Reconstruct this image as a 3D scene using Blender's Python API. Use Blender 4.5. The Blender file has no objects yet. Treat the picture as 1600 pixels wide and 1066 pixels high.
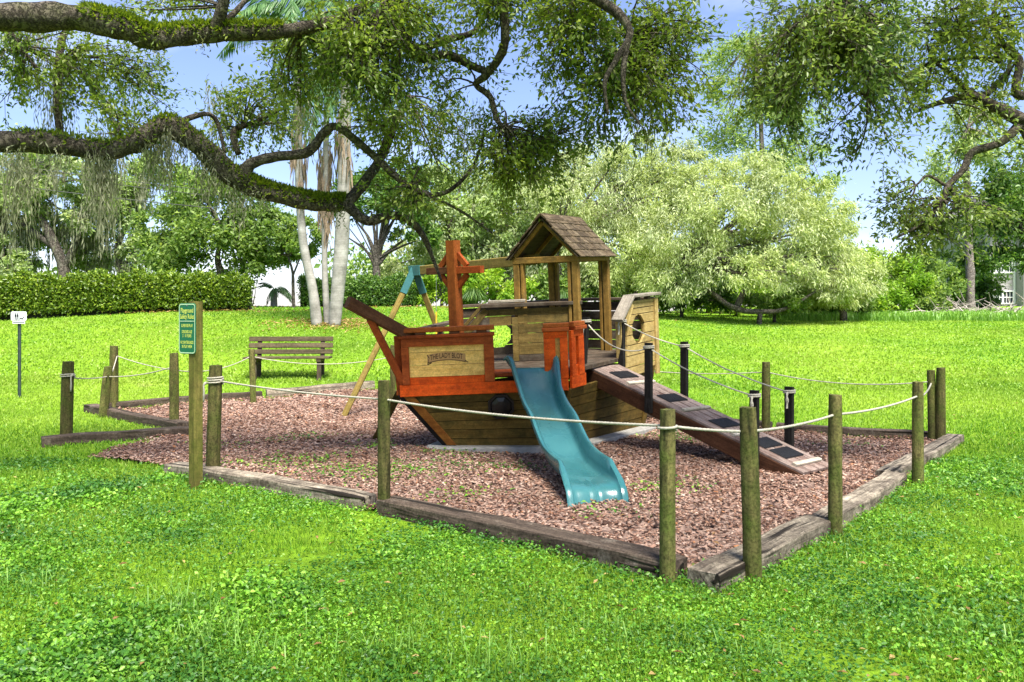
import bpy, math, random
import numpy as np
from mathutils import Matrix, Vector, Euler

# ------------------------------------------------------------------ camera, sky, sun, exposure
scn = bpy.context.scene
C = scn.collection
F, CX, HY, CH = 1244.4, 800.0, 497.0, 1.62          # focal length in photo pixels, centre, horizon row, eye height
cam_d = bpy.data.cameras.new('camera'); cam = bpy.data.objects.new('camera', cam_d); C.objects.link(cam)
cam_d.lens = 28.0; cam_d.sensor_width = 36.0; cam_d.shift_y = -0.0225
cam_d.clip_start = 0.05; cam_d.clip_end = 3000
cam.location = (0, 0, CH); cam.rotation_euler = (math.radians(90), 0, 0)
scn.camera = cam
SUN_EL, SUN_AZ = math.radians(61), math.radians(158)   # azimuth clockwise from +y: the sun stands behind the camera, to the right
world = bpy.data.worlds.new('World'); scn.world = world; world.use_nodes = True
wn = world.node_tree; wn.nodes.clear()
w_out = wn.nodes.new('ShaderNodeOutputWorld'); w_bg = wn.nodes.new('ShaderNodeBackground')
w_sky = wn.nodes.new('ShaderNodeTexSky'); w_sky.sky_type = 'NISHITA'; w_sky.sun_disc = False
w_sky.sun_elevation = SUN_EL; w_sky.sun_rotation = SUN_AZ; w_sky.air_density = 1.0; w_sky.dust_density = 0.9; w_sky.ozone_density = 4.5
w_tc = wn.nodes.new('ShaderNodeTexCoord'); w_map = wn.nodes.new('ShaderNodeMapping'); w_map.inputs['Scale'].default_value = (1.2, 1.2, 3.5)
w_no = wn.nodes.new('ShaderNodeTexNoise'); w_no.inputs['Scale'].default_value = 2.2; w_no.inputs['Detail'].default_value = 7
w_rp = wn.nodes.new('ShaderNodeValToRGB'); w_rp.color_ramp.elements[0].position = .54; w_rp.color_ramp.elements[1].position = .95
w_rp.color_ramp.elements[1].color = (.5, .5, .5, 1)
w_mx = wn.nodes.new('ShaderNodeMix'); w_mx.data_type = 'RGBA'; w_mx.inputs[7].default_value = (9.5, 9.7, 10.0, 1)
wn.links.new(w_tc.outputs['Generated'], w_map.inputs[0]); wn.links.new(w_map.outputs[0], w_no.inputs['Vector'])
wn.links.new(w_no.outputs[0], w_rp.inputs[0]); wn.links.new(w_rp.outputs[0], w_mx.inputs[0])
w_tn = wn.nodes.new('ShaderNodeMix'); w_tn.data_type = 'RGBA'; w_tn.blend_type = 'MULTIPLY'; w_tn.inputs[0].default_value = 1; w_tn.inputs[7].default_value = (1.05, .92, .98, 1)
wn.links.new(w_sky.outputs[0], w_tn.inputs[6]); wn.links.new(w_tn.outputs[2], w_mx.inputs[6]); wn.links.new(w_mx.outputs[2], w_bg.inputs[0]); wn.links.new(w_bg.outputs[0], w_out.inputs[0])
w_bg.inputs[1].default_value = 0.092
sun_d = bpy.data.lights.new('sun', 'SUN'); sun = bpy.data.objects.new('sun', sun_d); C.objects.link(sun)
sun_d.energy = 4.8; sun_d.angle = math.radians(20); sun_d.color = (1, .95, .86)
sdir = Vector((math.sin(SUN_AZ)*math.cos(SUN_EL), math.cos(SUN_AZ)*math.cos(SUN_EL), math.sin(SUN_EL)))
sun.rotation_euler = sdir.to_track_quat('Z', 'Y').to_euler(); sun.location = (4, -8, 14)
scn.view_settings.view_transform = 'Standard'; scn.view_settings.look = 'None'; scn.view_settings.gamma = 1
scn.view_settings.exposure = 1.56
scn.cycles.max_bounces = 6; scn.cycles.transparent_max_bounces = 4; scn.cycles.caustics_reflective = False; scn.cycles.caustics_refractive = False

rng = np.random.default_rng(11); random.seed(5)
V = lambda *a: np.array(a, float)
def unit(v): v = np.asarray(v, float); return v/max(np.linalg.norm(v), 1e-9)
def P(px, py, D): return V((px-CX)*D/F, D, CH-(py-HY)*D/F)     # the point at distance D that the survey of the photo gives

# ------------------------------------------------------------------ terrain
LP = np.array([(0,0),(12,0),(14,.08),(16.7,.37),(20,.85),(24,1.42),(29,1.88),(34,2.1),(45,2.0),(70,1.0),(200,0),(2000,0)])
RP = np.array([(0,0),(12,.02),(16,.15),(20,.38),(30,1.1),(40,1.62),(60,2.5),(90,3.0),(200,3.0),(2000,0)])
def gz(x, y):
    x = np.asarray(x, float); y = np.asarray(y, float); d = np.maximum(y, 0)
    def prof(T):
        return sum(np.interp(d+o, T[:,0], T[:,1]) for o in (-1.2,-.6,0,.6,1.2))/5
    u = np.clip((x/np.maximum(d, 6)+.05)/.4, 0, 1); w = u*u*(3-2*u)
    z = prof(LP)*(1-w)+prof(RP)*w
    z = z-.8*np.clip(-x/np.maximum(d, 6)-.42, 0, .5)*np.clip((d-14)/10, 0, 1)*np.clip((60-d)/20, 0, 1)
    return z + .012*np.sin(x*1.7+.4*y)*np.cos(y*1.3) + .006*np.sin(x*5.1)*np.sin(y*4.3)
def on_ground(px, py):                                             # distance at which the ground shows in that photo row
    d = np.linspace(2.5, 70, 4000); x = (px-CX)*d/F
    r = HY+(CH-gz(x, d))*F/d
    i = np.argmax(r < py); return V(x[i], d[i], float(gz(x[i], d[i])))

# ------------------------------------------------------------------ materials
def nodes(name):
    m = bpy.data.materials.new(name); m.use_nodes = True
    nt = m.node_tree; b = nt.nodes['Principled BSDF']; return m, nt, b
def N(nt, typ, **kw):
    n = nt.nodes.new(typ)
    for k, v in kw.items():
        if k in n.inputs: n.inputs[k].default_value = v
        else: setattr(n, k, v)
    return n
def ramp(nt, fac, stops):
    r = N(nt, 'ShaderNodeValToRGB'); e = r.color_ramp.elements
    while len(e) < len(stops): e.new(.5)
    for i, (p, c) in enumerate(stops): e[i].position = p; e[i].color = (*c, 1) if len(c) == 3 else c
    nt.links.new(fac, r.inputs[0]); return r.outputs[0]
def mix(nt, fac, a, b, mode='MIX'):
    m = N(nt, 'ShaderNodeMix', data_type='RGBA', blend_type=mode)
    for s, i in ((fac, 0), (a, 6), (b, 7)):
        if hasattr(s, 'node'): nt.links.new(s, m.inputs[i])
        else: m.inputs[i].default_value = s if i == 0 else (*s, 1)
    return m.outputs[2]
def wood(name, c1, c2, c3=None, stain=.5, rough=.75, var=.25, bump=.35, grain=26, crack=0, speck=.4):
    """weathered timber: grain follows the length of each piece (attribute gc), c3 blotches, tone differs piece by piece"""
    m, nt, b = nodes(name); L = nt.links.new
    at = N(nt, 'ShaderNodeAttribute', attribute_name='gc'); oi = N(nt, 'ShaderNodeObjectInfo')
    off = N(nt, 'ShaderNodeVectorMath', operation='SCALE'); off.inputs[0].default_value = (37, 11, 23); L(oi.outputs['Random'], off.inputs['Scale'])
    ad = N(nt, 'ShaderNodeVectorMath', operation='ADD'); L(at.outputs['Vector'], ad.inputs[0]); L(off.outputs[0], ad.inputs[1])
    mp = N(nt, 'ShaderNodeMapping'); mp.inputs['Scale'].default_value = (1.6, grain, grain); L(ad.outputs[0], mp.inputs[0])
    n1 = N(nt, 'ShaderNodeTexNoise', Scale=1.0, Detail=6.0, Roughness=.65, Distortion=.6); L(mp.outputs[0], n1.inputs['Vector'])
    col = ramp(nt, n1.outputs[0], [(.33, c1), (.66, c2)])
    n2 = N(nt, 'ShaderNodeTexNoise', Scale=4.5, Detail=5.0, Roughness=.7); L(ad.outputs[0], n2.inputs['Vector'])
    if c3:
        f = ramp(nt, n2.outputs[0], [(.62-stain*.3, (0,0,0)), (.82-stain*.2, (1,1,1))])
        col = mix(nt, f, col, c3)
    n3 = N(nt, 'ShaderNodeTexNoise', Scale=14.0, Detail=3.0); L(ad.outputs[0], n3.inputs['Vector'])
    col = mix(nt, .55, col, ramp(nt, n3.outputs[0], [(.3, (.55,.55,.55)), (.62, (1.05,1.05,1.05))]), 'MULTIPLY')
    n5 = N(nt, 'ShaderNodeTexNoise', Scale=55.0, Detail=4.0, Roughness=.7); L(ad.outputs[0], n5.inputs['Vector'])
    col = mix(nt, speck, col, ramp(nt, n5.outputs[0], [(.36, (.35,.35,.33)), (.6, (1.15,1.15,1.15))]), 'MULTIPLY')
    mr = N(nt, 'ShaderNodeMapRange'); mr.inputs[3].default_value = 1-var; mr.inputs[4].default_value = 1+var; L(oi.outputs['Random'], mr.inputs[0])
    cb = N(nt, 'ShaderNodeCombineColor')
    for i in range(3): L(mr.outputs[0], cb.inputs[i])
    col = mix(nt, 1.0, col, cb.outputs[0], 'MULTIPLY')
    h = n1.outputs[0]
    if crack:
        mp2 = N(nt, 'ShaderNodeMapping'); mp2.inputs['Scale'].default_value = (.9, 16, 16); L(ad.outputs[0], mp2.inputs[0])
        n4 = N(nt, 'ShaderNodeTexNoise', Scale=1.0, Detail=2.0); L(mp2.outputs[0], n4.inputs['Vector'])
        f = ramp(nt, n4.outputs[0], [(.35, (1,1,1)), (.42, (0,0,0))]); col = mix(nt, f, col, (.02,.016,.012))
        sb = N(nt, 'ShaderNodeMath', operation='SUBTRACT'); L(n1.outputs[0], sb.inputs[0]); L(f, sb.inputs[1]); h = sb.outputs[0]
    L(col, b.inputs['Base Color']); b.inputs['Roughness'].default_value = rough; b.inputs['Specular IOR Level'].default_value = .12
    bp = N(nt, 'ShaderNodeBump', Strength=bump, Distance=.009); L(h, bp.inputs['Height']); L(bp.outputs[0], b.inputs['Normal'])
    return m
def plain(name, c, rough=.6, metal=0, noise=.25, scale=20, bump=.1, spec=.4):
    m, nt, b = nodes(name); L = nt.links.new
    at = N(nt, 'ShaderNodeTexCoord'); n = N(nt, 'ShaderNodeTexNoise', Scale=scale, Detail=5.0); L(at.outputs['Object'], n.inputs['Vector'])
    a = tuple(x*(1-noise) for x in c); d = tuple(min(1, x*(1+noise)) for x in c)
    L(ramp(nt, n.outputs[0], [(.3, a), (.7, d)]), b.inputs['Base Color'])
    b.inputs['Roughness'].default_value = rough; b.inputs['Metallic'].default_value = metal; b.inputs['Specular IOR Level'].default_value = spec
    if bump:
        bp = N(nt, 'ShaderNodeBump', Strength=bump, Distance=.005); L(n.outputs[0], bp.inputs['Height']); L(bp.outputs[0], b.inputs['Normal'])
    return m
def leaf(name, stops, trans=.45, rough=.45, patch=None, pscale=.5, spec=.35, tcol=1.25):
    """leaf blades: each its own tone (random per island), light passes through; patch = second tone drifting over the plant"""
    m, nt, b = nodes(name); L = nt.links.new
    g = N(nt, 'ShaderNodeNewGeometry'); col = ramp(nt, g.outputs['Random Per Island'], stops)
    if patch:
        n = N(nt, 'ShaderNodeTexNoise', Scale=pscale, Detail=4.0, Roughness=.6); L(g.outputs['Position'], n.inputs['Vector'])
        col = mix(nt, ramp(nt, n.outputs[0], [(.42, (0,0,0)), (.62, (.85,.85,.85))]), col, patch)
    L(col, b.inputs['Base Color']); b.inputs['Roughness'].default_value = rough; b.inputs['Specular IOR Level'].default_value = spec
    t = N(nt, 'ShaderNodeBsdfTranslucent'); L(mix(nt, 1.0, col, (tcol, tcol*1.02, tcol*.55), 'MULTIPLY'), t.inputs[0])
    s = N(nt, 'ShaderNodeMixShader'); s.inputs[0].default_value = trans
    L(b.outputs[0], s.inputs[1]); L(t.outputs[0], s.inputs[2]); L(s.outputs[0], nt.nodes['Material Output'].inputs[0])
    return m
def bark(name, c1, c2, c3, scale=9, moss=.5, bump=.9):
    m, nt, b = nodes(name); L = nt.links.new
    tc = N(nt, 'ShaderNodeTexCoord'); vo = N(nt, 'ShaderNodeTexVoronoi', Scale=scale*2.6, feature='DISTANCE_TO_EDGE')
    n = N(nt, 'ShaderNodeTexNoise', Scale=scale, Detail=7.0, Roughness=.7, Distortion=.5); L(tc.outputs['Object'], n.inputs['Vector'])
    dv = mix(nt, .25, tc.outputs['Object'], n.outputs[1]); L(dv, vo.inputs['Vector'])
    col = ramp(nt, n.outputs[0], [(.3, c1), (.7, c2)])
    col = mix(nt, ramp(nt, vo.outputs[0], [(0, (.75,.75,.75)), (.09, (0,0,0))]), col, tuple(x*.3 for x in c1))
    n2 = N(nt, 'ShaderNodeTexNoise', Scale=2.4, Detail=5.0, Roughness=.7); L(tc.outputs['Object'], n2.inputs['Vector'])
    col = mix(nt, ramp(nt, n2.outputs[0], [(.62-moss*.25, (0,0,0)), (.8-moss*.25, (.8,.8,.8))]), col, c3)
    L(col, b.inputs['Base Color']); b.inputs['Roughness'].default_value = .9; b.inputs['Specular IOR Level'].default_value = .15
    ad = N(nt, 'ShaderNodeMath', operation='ADD'); L(n.outputs[0], ad.inputs[0]); L(ramp(nt, vo.outputs[0], [(0, (0,0,0)), (.12, (1,1,1))]), ad.inputs[1])
    bp = N(nt, 'ShaderNodeBump', Strength=bump, Distance=.03); L(ad.outputs[0], bp.inputs['Height']); L(bp.outputs[0], b.inputs['Normal'])
    return m

M = {}
M['ply_pine'] = wood('yellow_pine', (.66,.38,.085), (.88,.58,.18), (.55,.32,.08), .25, var=.08)
M['hull'] = wood('hull_timber', (0.08552,0.05194,0.011), (0.165,0.1069,0.02566), (0.04888,0.04154,0.009775), .55, var=.22)
M['cabin'] = wood('cabin_timber', (0.1032,0.06708,0.01703), (0.1857,0.129,0.04128), (0.06708,0.05418,0.01806), .5, var=.2)
M['stern'] = wood('stern_timber', (0.3291,0.2226,0.0726), (0.5324,0.3969,0.1549), (0.242,0.1742,0.06292), .35, var=.12)
M['post'] = wood('frame_timber', (0.1872,0.103,0.02184), (0.2933,0.181,0.0468), (0.1123,0.078,0.02496), .4, var=.15)
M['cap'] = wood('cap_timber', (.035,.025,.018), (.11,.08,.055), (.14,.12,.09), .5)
M['grey_rail'] = wood('grey_rail', (.20,.17,.135), (.36,.32,.26), (.15,.13,.09), .4)
M['red'] = wood('red_stain', (0.5346,0.06027,0.005832), (0.729,0.1069,0.01166), (0.3305,0.04083,0.007776), .3, var=.1, bump=.2, grain=18)
M['redbrown'] = wood('redbrown_stain', (0.252,0.04854,0.0112), (0.3922,0.0887,0.02054), (0.1587,0.03268,0.009337), .35, var=.1, bump=.2, grain=18)
M['mast'] = wood('mast_stain', (0.2749,0.06545,0.0144), (0.3796,0.108,0.02356), (0.2029,0.04582,0.01178), .3, var=.1, bump=.2, grain=18)
M['stem'] = wood('stem_board', (0.18,0.06,0.0108), (0.264,0.108,0.0204), (0.114,0.042,0.0084), .35, var=.1)
M['sprit'] = wood('bowsprit_stain', (.105,.04,.02), (.19,.08,.04), (.08,.032,.016), .4, var=.1)
M['ramp_top'] = wood('ramp_board', (.15,.10,.082), (.33,.26,.22), (.12,.06,.042), .4, var=.12)
M['ramp_side'] = wood('ramp_stringer', (0.04875,0.0195,0.009), (0.0975,0.042,0.021), (0.0375,0.0165,0.009), .45, var=.1)
M['cleat'] = wood('cleat_timber', (.42,.36,.27), (.62,.56,.45), (.36,.31,.24), .3)
M['blackwood'] = wood('black_post', (.008,.007,.006), (.024,.022,.02), (.05,.045,.04), .12, rough=.6)
M['swing'] = wood('swing_timber', (0.1897,0.137,0.03162), (0.2951,0.2213,0.06851), (0.1423,0.1265,0.03162), .4, var=.1)
M['shingle'] = wood('cedar_shingle', (0.033,0.0231,0.0132), (0.1122,0.0825,0.04752), (0.1848,0.1452,0.0924), .45, var=.3, grain=16)
M['fence'] = wood('treated_post', (.032,.032,.012), (.185,.16,.058), (.08,.105,.02), .7, var=.28, grain=16, bump=1.0, speck=.85)
M['signpost'] = wood('sign_post_timber', (.09,.08,.02), (.21,.18,.05), (.09,.105,.018), .7, var=.05)
M['tie'] = wood('railway_tie', (0.09625,0.07875,0.0595), (0.4725,0.4025,0.3062), (0.07875,0.0595,0.0455), .6, var=.18, grain=30, bump=1.0, crack=1, speck=.8)
M['tie_dark'] = wood('dark_tie', (0.0455,0.0338,0.026), (0.13,0.0975,0.0728), (0.221,0.1885,0.1495), .25, var=.15, grain=20, bump=1.0, crack=1, speck=.8)
M['bench'] = wood('bench_timber', (0.062,0.0465,0.02604), (0.1302,0.1023,0.0589), (0.0465,0.04216,0.0186), .5, var=.12)
M['concrete'] = plain('concrete', (.26,.25,.225), .9, noise=.2, scale=14, bump=.4)
M['black'] = plain('black_plastic', (.008,.008,.009), .35, noise=.3)
M['void'] = plain('dark_interior', (.004,.004,.004), .8)
M['mat'] = plain('black_rubber', (.012,.012,.014), .6)
M['teal_metal'] = plain('teal_bracket', (.03,.12,.125), .4, noise=.15)
M['steel'] = plain('galvanised_steel', (.32,.33,.34), .45, metal=.8)
M['greensteel'] = plain('green_steel', (.045,.07,.06), .5, metal=.3)
M['signgreen'] = plain('sign_green', (.004,.115,.055), .35, noise=.08, bump=0)
M['signyellow'] = plain('sign_yellow', (.62,.68,.12), .4, noise=.05, bump=0)
M['signpale'] = plain('sign_border', (.45,.62,.4), .4, noise=.05, bump=0)
M['signwhite'] = plain('sign_white', (.62,.65,.68), .4, noise=.06, bump=0)
M['signink'] = plain('sign_ink', (.015,.018,.022), .5, bump=0)
M['burn'] = plain('burned_lettering', (.035,.013,.005), .8, noise=.3, scale=90, bump=0)
M['scorch'] = plain('scorched_banner', (.37,.21,.075), .8, noise=.12, scale=60, bump=0)
M['rope'] = plain('white_rope', (.36,.335,.27), .85, noise=.2, scale=60, bump=.3)
M['rope_dirty'] = plain('grey_rope', (.34,.32,.26), .85, noise=.25, scale=60, bump=.3)
M['chain'] = plain('yellow_chain', (.65,.42,.03), .4)
m, nt, b = nodes('teal_plastic')
_n = N(nt, 'ShaderNodeTexNoise', Scale=3.0, Detail=6.0); _t = N(nt, 'ShaderNodeTexCoord'); nt.links.new(_t.outputs['Object'], _n.inputs['Vector'])
nt.links.new(ramp(nt, _n.outputs[0], [(.3, (.024,.115,.125)), (.75, (.045,.165,.17))]), b.inputs['Base Color'])
nt.links.new(ramp(nt, _n.outputs[0], [(.35, (.2,.2,.2)), (.7, (.36,.36,.36))]), b.inputs['Roughness']); b.inputs['Specular IOR Level'].default_value = .5
M['teal'] = m
M['bark_oak'] = bark('oak_bark', (.055,.044,.033), (.17,.145,.115), (.075,.085,.03), 8, .45)
M['bark_far'] = bark('far_bark', (.07,.058,.046), (.17,.15,.125), (.12,.13,.09), 4, .4)
M['bark_pale'] = bark('pale_bark', (.17,.14,.12), (.33,.29,.26), (.2,.18,.16), 5, .2)
m, nt, b = nodes('palm_bark'); L = nt.links.new
tc = N(nt, 'ShaderNodeTexCoord'); wv_ = N(nt, 'ShaderNodeTexWave', Scale=6.5, Distortion=3.0, Detail=3.0, bands_direction='Z'); n1 = N(nt, 'ShaderNodeTexNoise', Scale=2.6, Detail=7.0, Roughness=.7)
L(tc.outputs['Object'], wv_.inputs['Vector']); L(tc.outputs['Object'], n1.inputs['Vector'])
L(mix(nt, .22, ramp(nt, n1.outputs[0], [(.3,(.12,.115,.095)), (.55,(.30,.285,.255)), (.75,(.44,.43,.40))]), ramp(nt, wv_.outputs[0], [(.2,(.45,.45,.42)), (.6,(1.1,1.1,1.1))]), 'MULTIPLY'), b.inputs['Base Color']); b.inputs['Roughness'].default_value = .9; M['bark_palm'] = m
M['leaf_oak'] = leaf('oak_leaf', [(0,(.05,.09,.016)), (.5,(.12,.20,.035)), (.85,(.22,.31,.06)), (1,(.38,.43,.15))], .5, .34, patch=(.21,.28,.03), pscale=.9)
M['leaf_oak_r'] = leaf('oak_leaf_cool', [(0,(.05,.095,.03)), (.6,(.14,.225,.06)), (1,(.32,.39,.15))], .5, .34, patch=(.21,.27,.04), pscale=.8)
M['leaf_mid'] = leaf('bright_leaf', [(0,(.075,.14,.03)), (.6,(.20,.31,.065)), (1,(.38,.48,.14))], .48, .5, patch=(.13,.22,.045), pscale=.35)
M['leaf_hedge'] = leaf('hedge_leaf', [(0,(.05,.10,.012)), (.6,(.14,.23,.02)), (1,(.30,.40,.04))], .35, .35)
M['leaf_dark'] = leaf('dark_leaf', [(0,(.04,.10,.022)), (.6,(.10,.20,.035)), (1,(.19,.31,.06))], .42, .4)
M['leaf_pale'] = leaf('pale_leaf', [(0,(.13,.18,.06)), (.45,(.36,.42,.20)), (1,(.70,.74,.50))], .42, .6, patch=(.44,.52,.18), pscale=.3)
M['leaf_grey'] = leaf('grey_leaf', [(0,(.18,.25,.11)), (.5,(.33,.41,.19)), (1,(.50,.56,.34))], .48, .6, patch=(.25,.37,.08), pscale=.4)
M['leaf_pine'] = leaf('pine_needle', [(0,(.16,.25,.06)), (.5,(.27,.38,.10)), (1,(.38,.48,.18))], .45, .6)
M['leaf_yel'] = leaf('yellow_green_leaf', [(0,(.14,.25,.015)), (.5,(.28,.43,.03)), (1,(.44,.55,.07))], .42, .5, patch=(.13,.28,.02), pscale=.5)
M['moss'] = leaf('spanish_moss', [(0,(.13,.14,.085)), (.5,(.27,.28,.18)), (1,(.40,.41,.28))], .4, .9, spec=.05, tcol=1.0)
M['fern'] = leaf('resurrection_fern', [(0,(.06,.11,.01)), (.5,(.15,.22,.02)), (1,(.28,.34,.03))], .4, .5)
M['palmleaf'] = leaf('palm_leaf', [(0,(.06,.15,.05)), (.6,(.12,.24,.08)), (1,(.2,.32,.13))], .4, .4)
M['dead'] = plain('dead_frond', (.24,.18,.12), .9, noise=.3)
M['clover'] = leaf('ground_cover_leaf', [(0,(.045,.13,.014)), (.45,(.125,.31,.022)), (.8,(.23,.47,.04)), (1,(.38,.60,.09))], .35, .42, patch=(.038,.135,.026), pscale=1.1)
M['grass'] = leaf('lawn_blade', [(0,(.085,.22,.012)), (.5,(.155,.32,.018)), (.85,(.23,.41,.03)), (1,(.34,.46,.09))], .4, .5, patch=(.30,.40,.05), pscale=.16)
M['weed'] = leaf('tall_blade', [(0,(.15,.32,.04)), (1,(.28,.46,.10))], .4, .4)
M['chip'] = None
m, nt, b = nodes('bark_chip')
g = N(nt, 'ShaderNodeNewGeometry'); n1 = N(nt, 'ShaderNodeTexNoise', Scale=.8, Detail=5.0, Roughness=.65); nt.links.new(g.outputs['Position'], n1.inputs['Vector'])
c = ramp(nt, g.outputs['Random Per Island'], [(0,(.03,.014,.009)), (.3,(.13,.066,.042)), (.55,(.25,.14,.098)), (.8,(.37,.24,.18)), (.95,(.50,.38,.30)), (1,(.34,.14,.05))])
c = mix(nt, 1.0, c, ramp(nt, n1.outputs[0], [(.36,(.62,.55,.5)), (.6,(1.15,1.15,1.15))]), 'MULTIPLY')
nt.links.new(c, b.inputs['Base Color']); b.inputs['Roughness'].default_value = .75; b.inputs['Specular IOR Level'].default_value = .25
M['chip'] = m
# ground sheets
m, nt, b = nodes('lawn_soil'); L = nt.links.new
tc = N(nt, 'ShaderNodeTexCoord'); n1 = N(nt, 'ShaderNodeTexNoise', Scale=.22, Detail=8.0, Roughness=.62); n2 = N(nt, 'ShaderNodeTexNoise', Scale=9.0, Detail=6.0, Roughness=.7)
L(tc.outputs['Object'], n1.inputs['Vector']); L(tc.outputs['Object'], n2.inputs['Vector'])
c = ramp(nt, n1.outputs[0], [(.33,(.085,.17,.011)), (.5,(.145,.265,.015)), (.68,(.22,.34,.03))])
c = mix(nt, .75, c, ramp(nt, n2.outputs[0], [(.3,(.22,.22,.2)), (.62,(1.1,1.1,1.0))]), 'MULTIPLY')  # low noise darkened to imitate shadow in the gaps between leaf clumps
n3 = N(nt, 'ShaderNodeTexNoise', Scale=.9, Detail=5.0); L(tc.outputs['Object'], n3.inputs['Vector'])
c = mix(nt, ramp(nt, n3.outputs[0], [(.66,(0,0,0)), (.78,(.6,.6,.6))]), c, (.22,.19,.09))
L(c, b.inputs['Base Color']); b.inputs['Roughness'].default_value = .95; b.inputs['Specular IOR Level'].default_value = .1
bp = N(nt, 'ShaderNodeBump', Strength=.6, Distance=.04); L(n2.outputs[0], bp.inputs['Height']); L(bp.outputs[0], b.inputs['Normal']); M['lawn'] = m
m, nt, b = nodes('mulch_soil'); L = nt.links.new
tc = N(nt, 'ShaderNodeTexCoord'); vo = N(nt, 'ShaderNodeTexVoronoi', Scale=28.0); n1 = N(nt, 'ShaderNodeTexNoise', Scale=11.0, Detail=5.0)
L(tc.outputs['Object'], vo.inputs['Vector']); L(tc.outputs['Object'], n1.inputs['Vector'])
L(mix(nt, .6, ramp(nt, vo.outputs[1], [(.1,(.08,.045,.03)), (.5,(.22,.135,.10)), (.9,(.40,.28,.22))]), ramp(nt, n1.outputs[0], [(.3,(.4,.4,.4)), (.7,(1.1,1.1,1.1))]), 'MULTIPLY'), b.inputs['Base Color'])
b.inputs['Roughness'].default_value = .95
bp = N(nt, 'ShaderNodeBump', Strength=.8, Distance=.02); L(vo.outputs[0], bp.inputs['Height']); L(bp.outputs[0], b.inputs['Normal']); M['mulch'] = m

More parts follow.
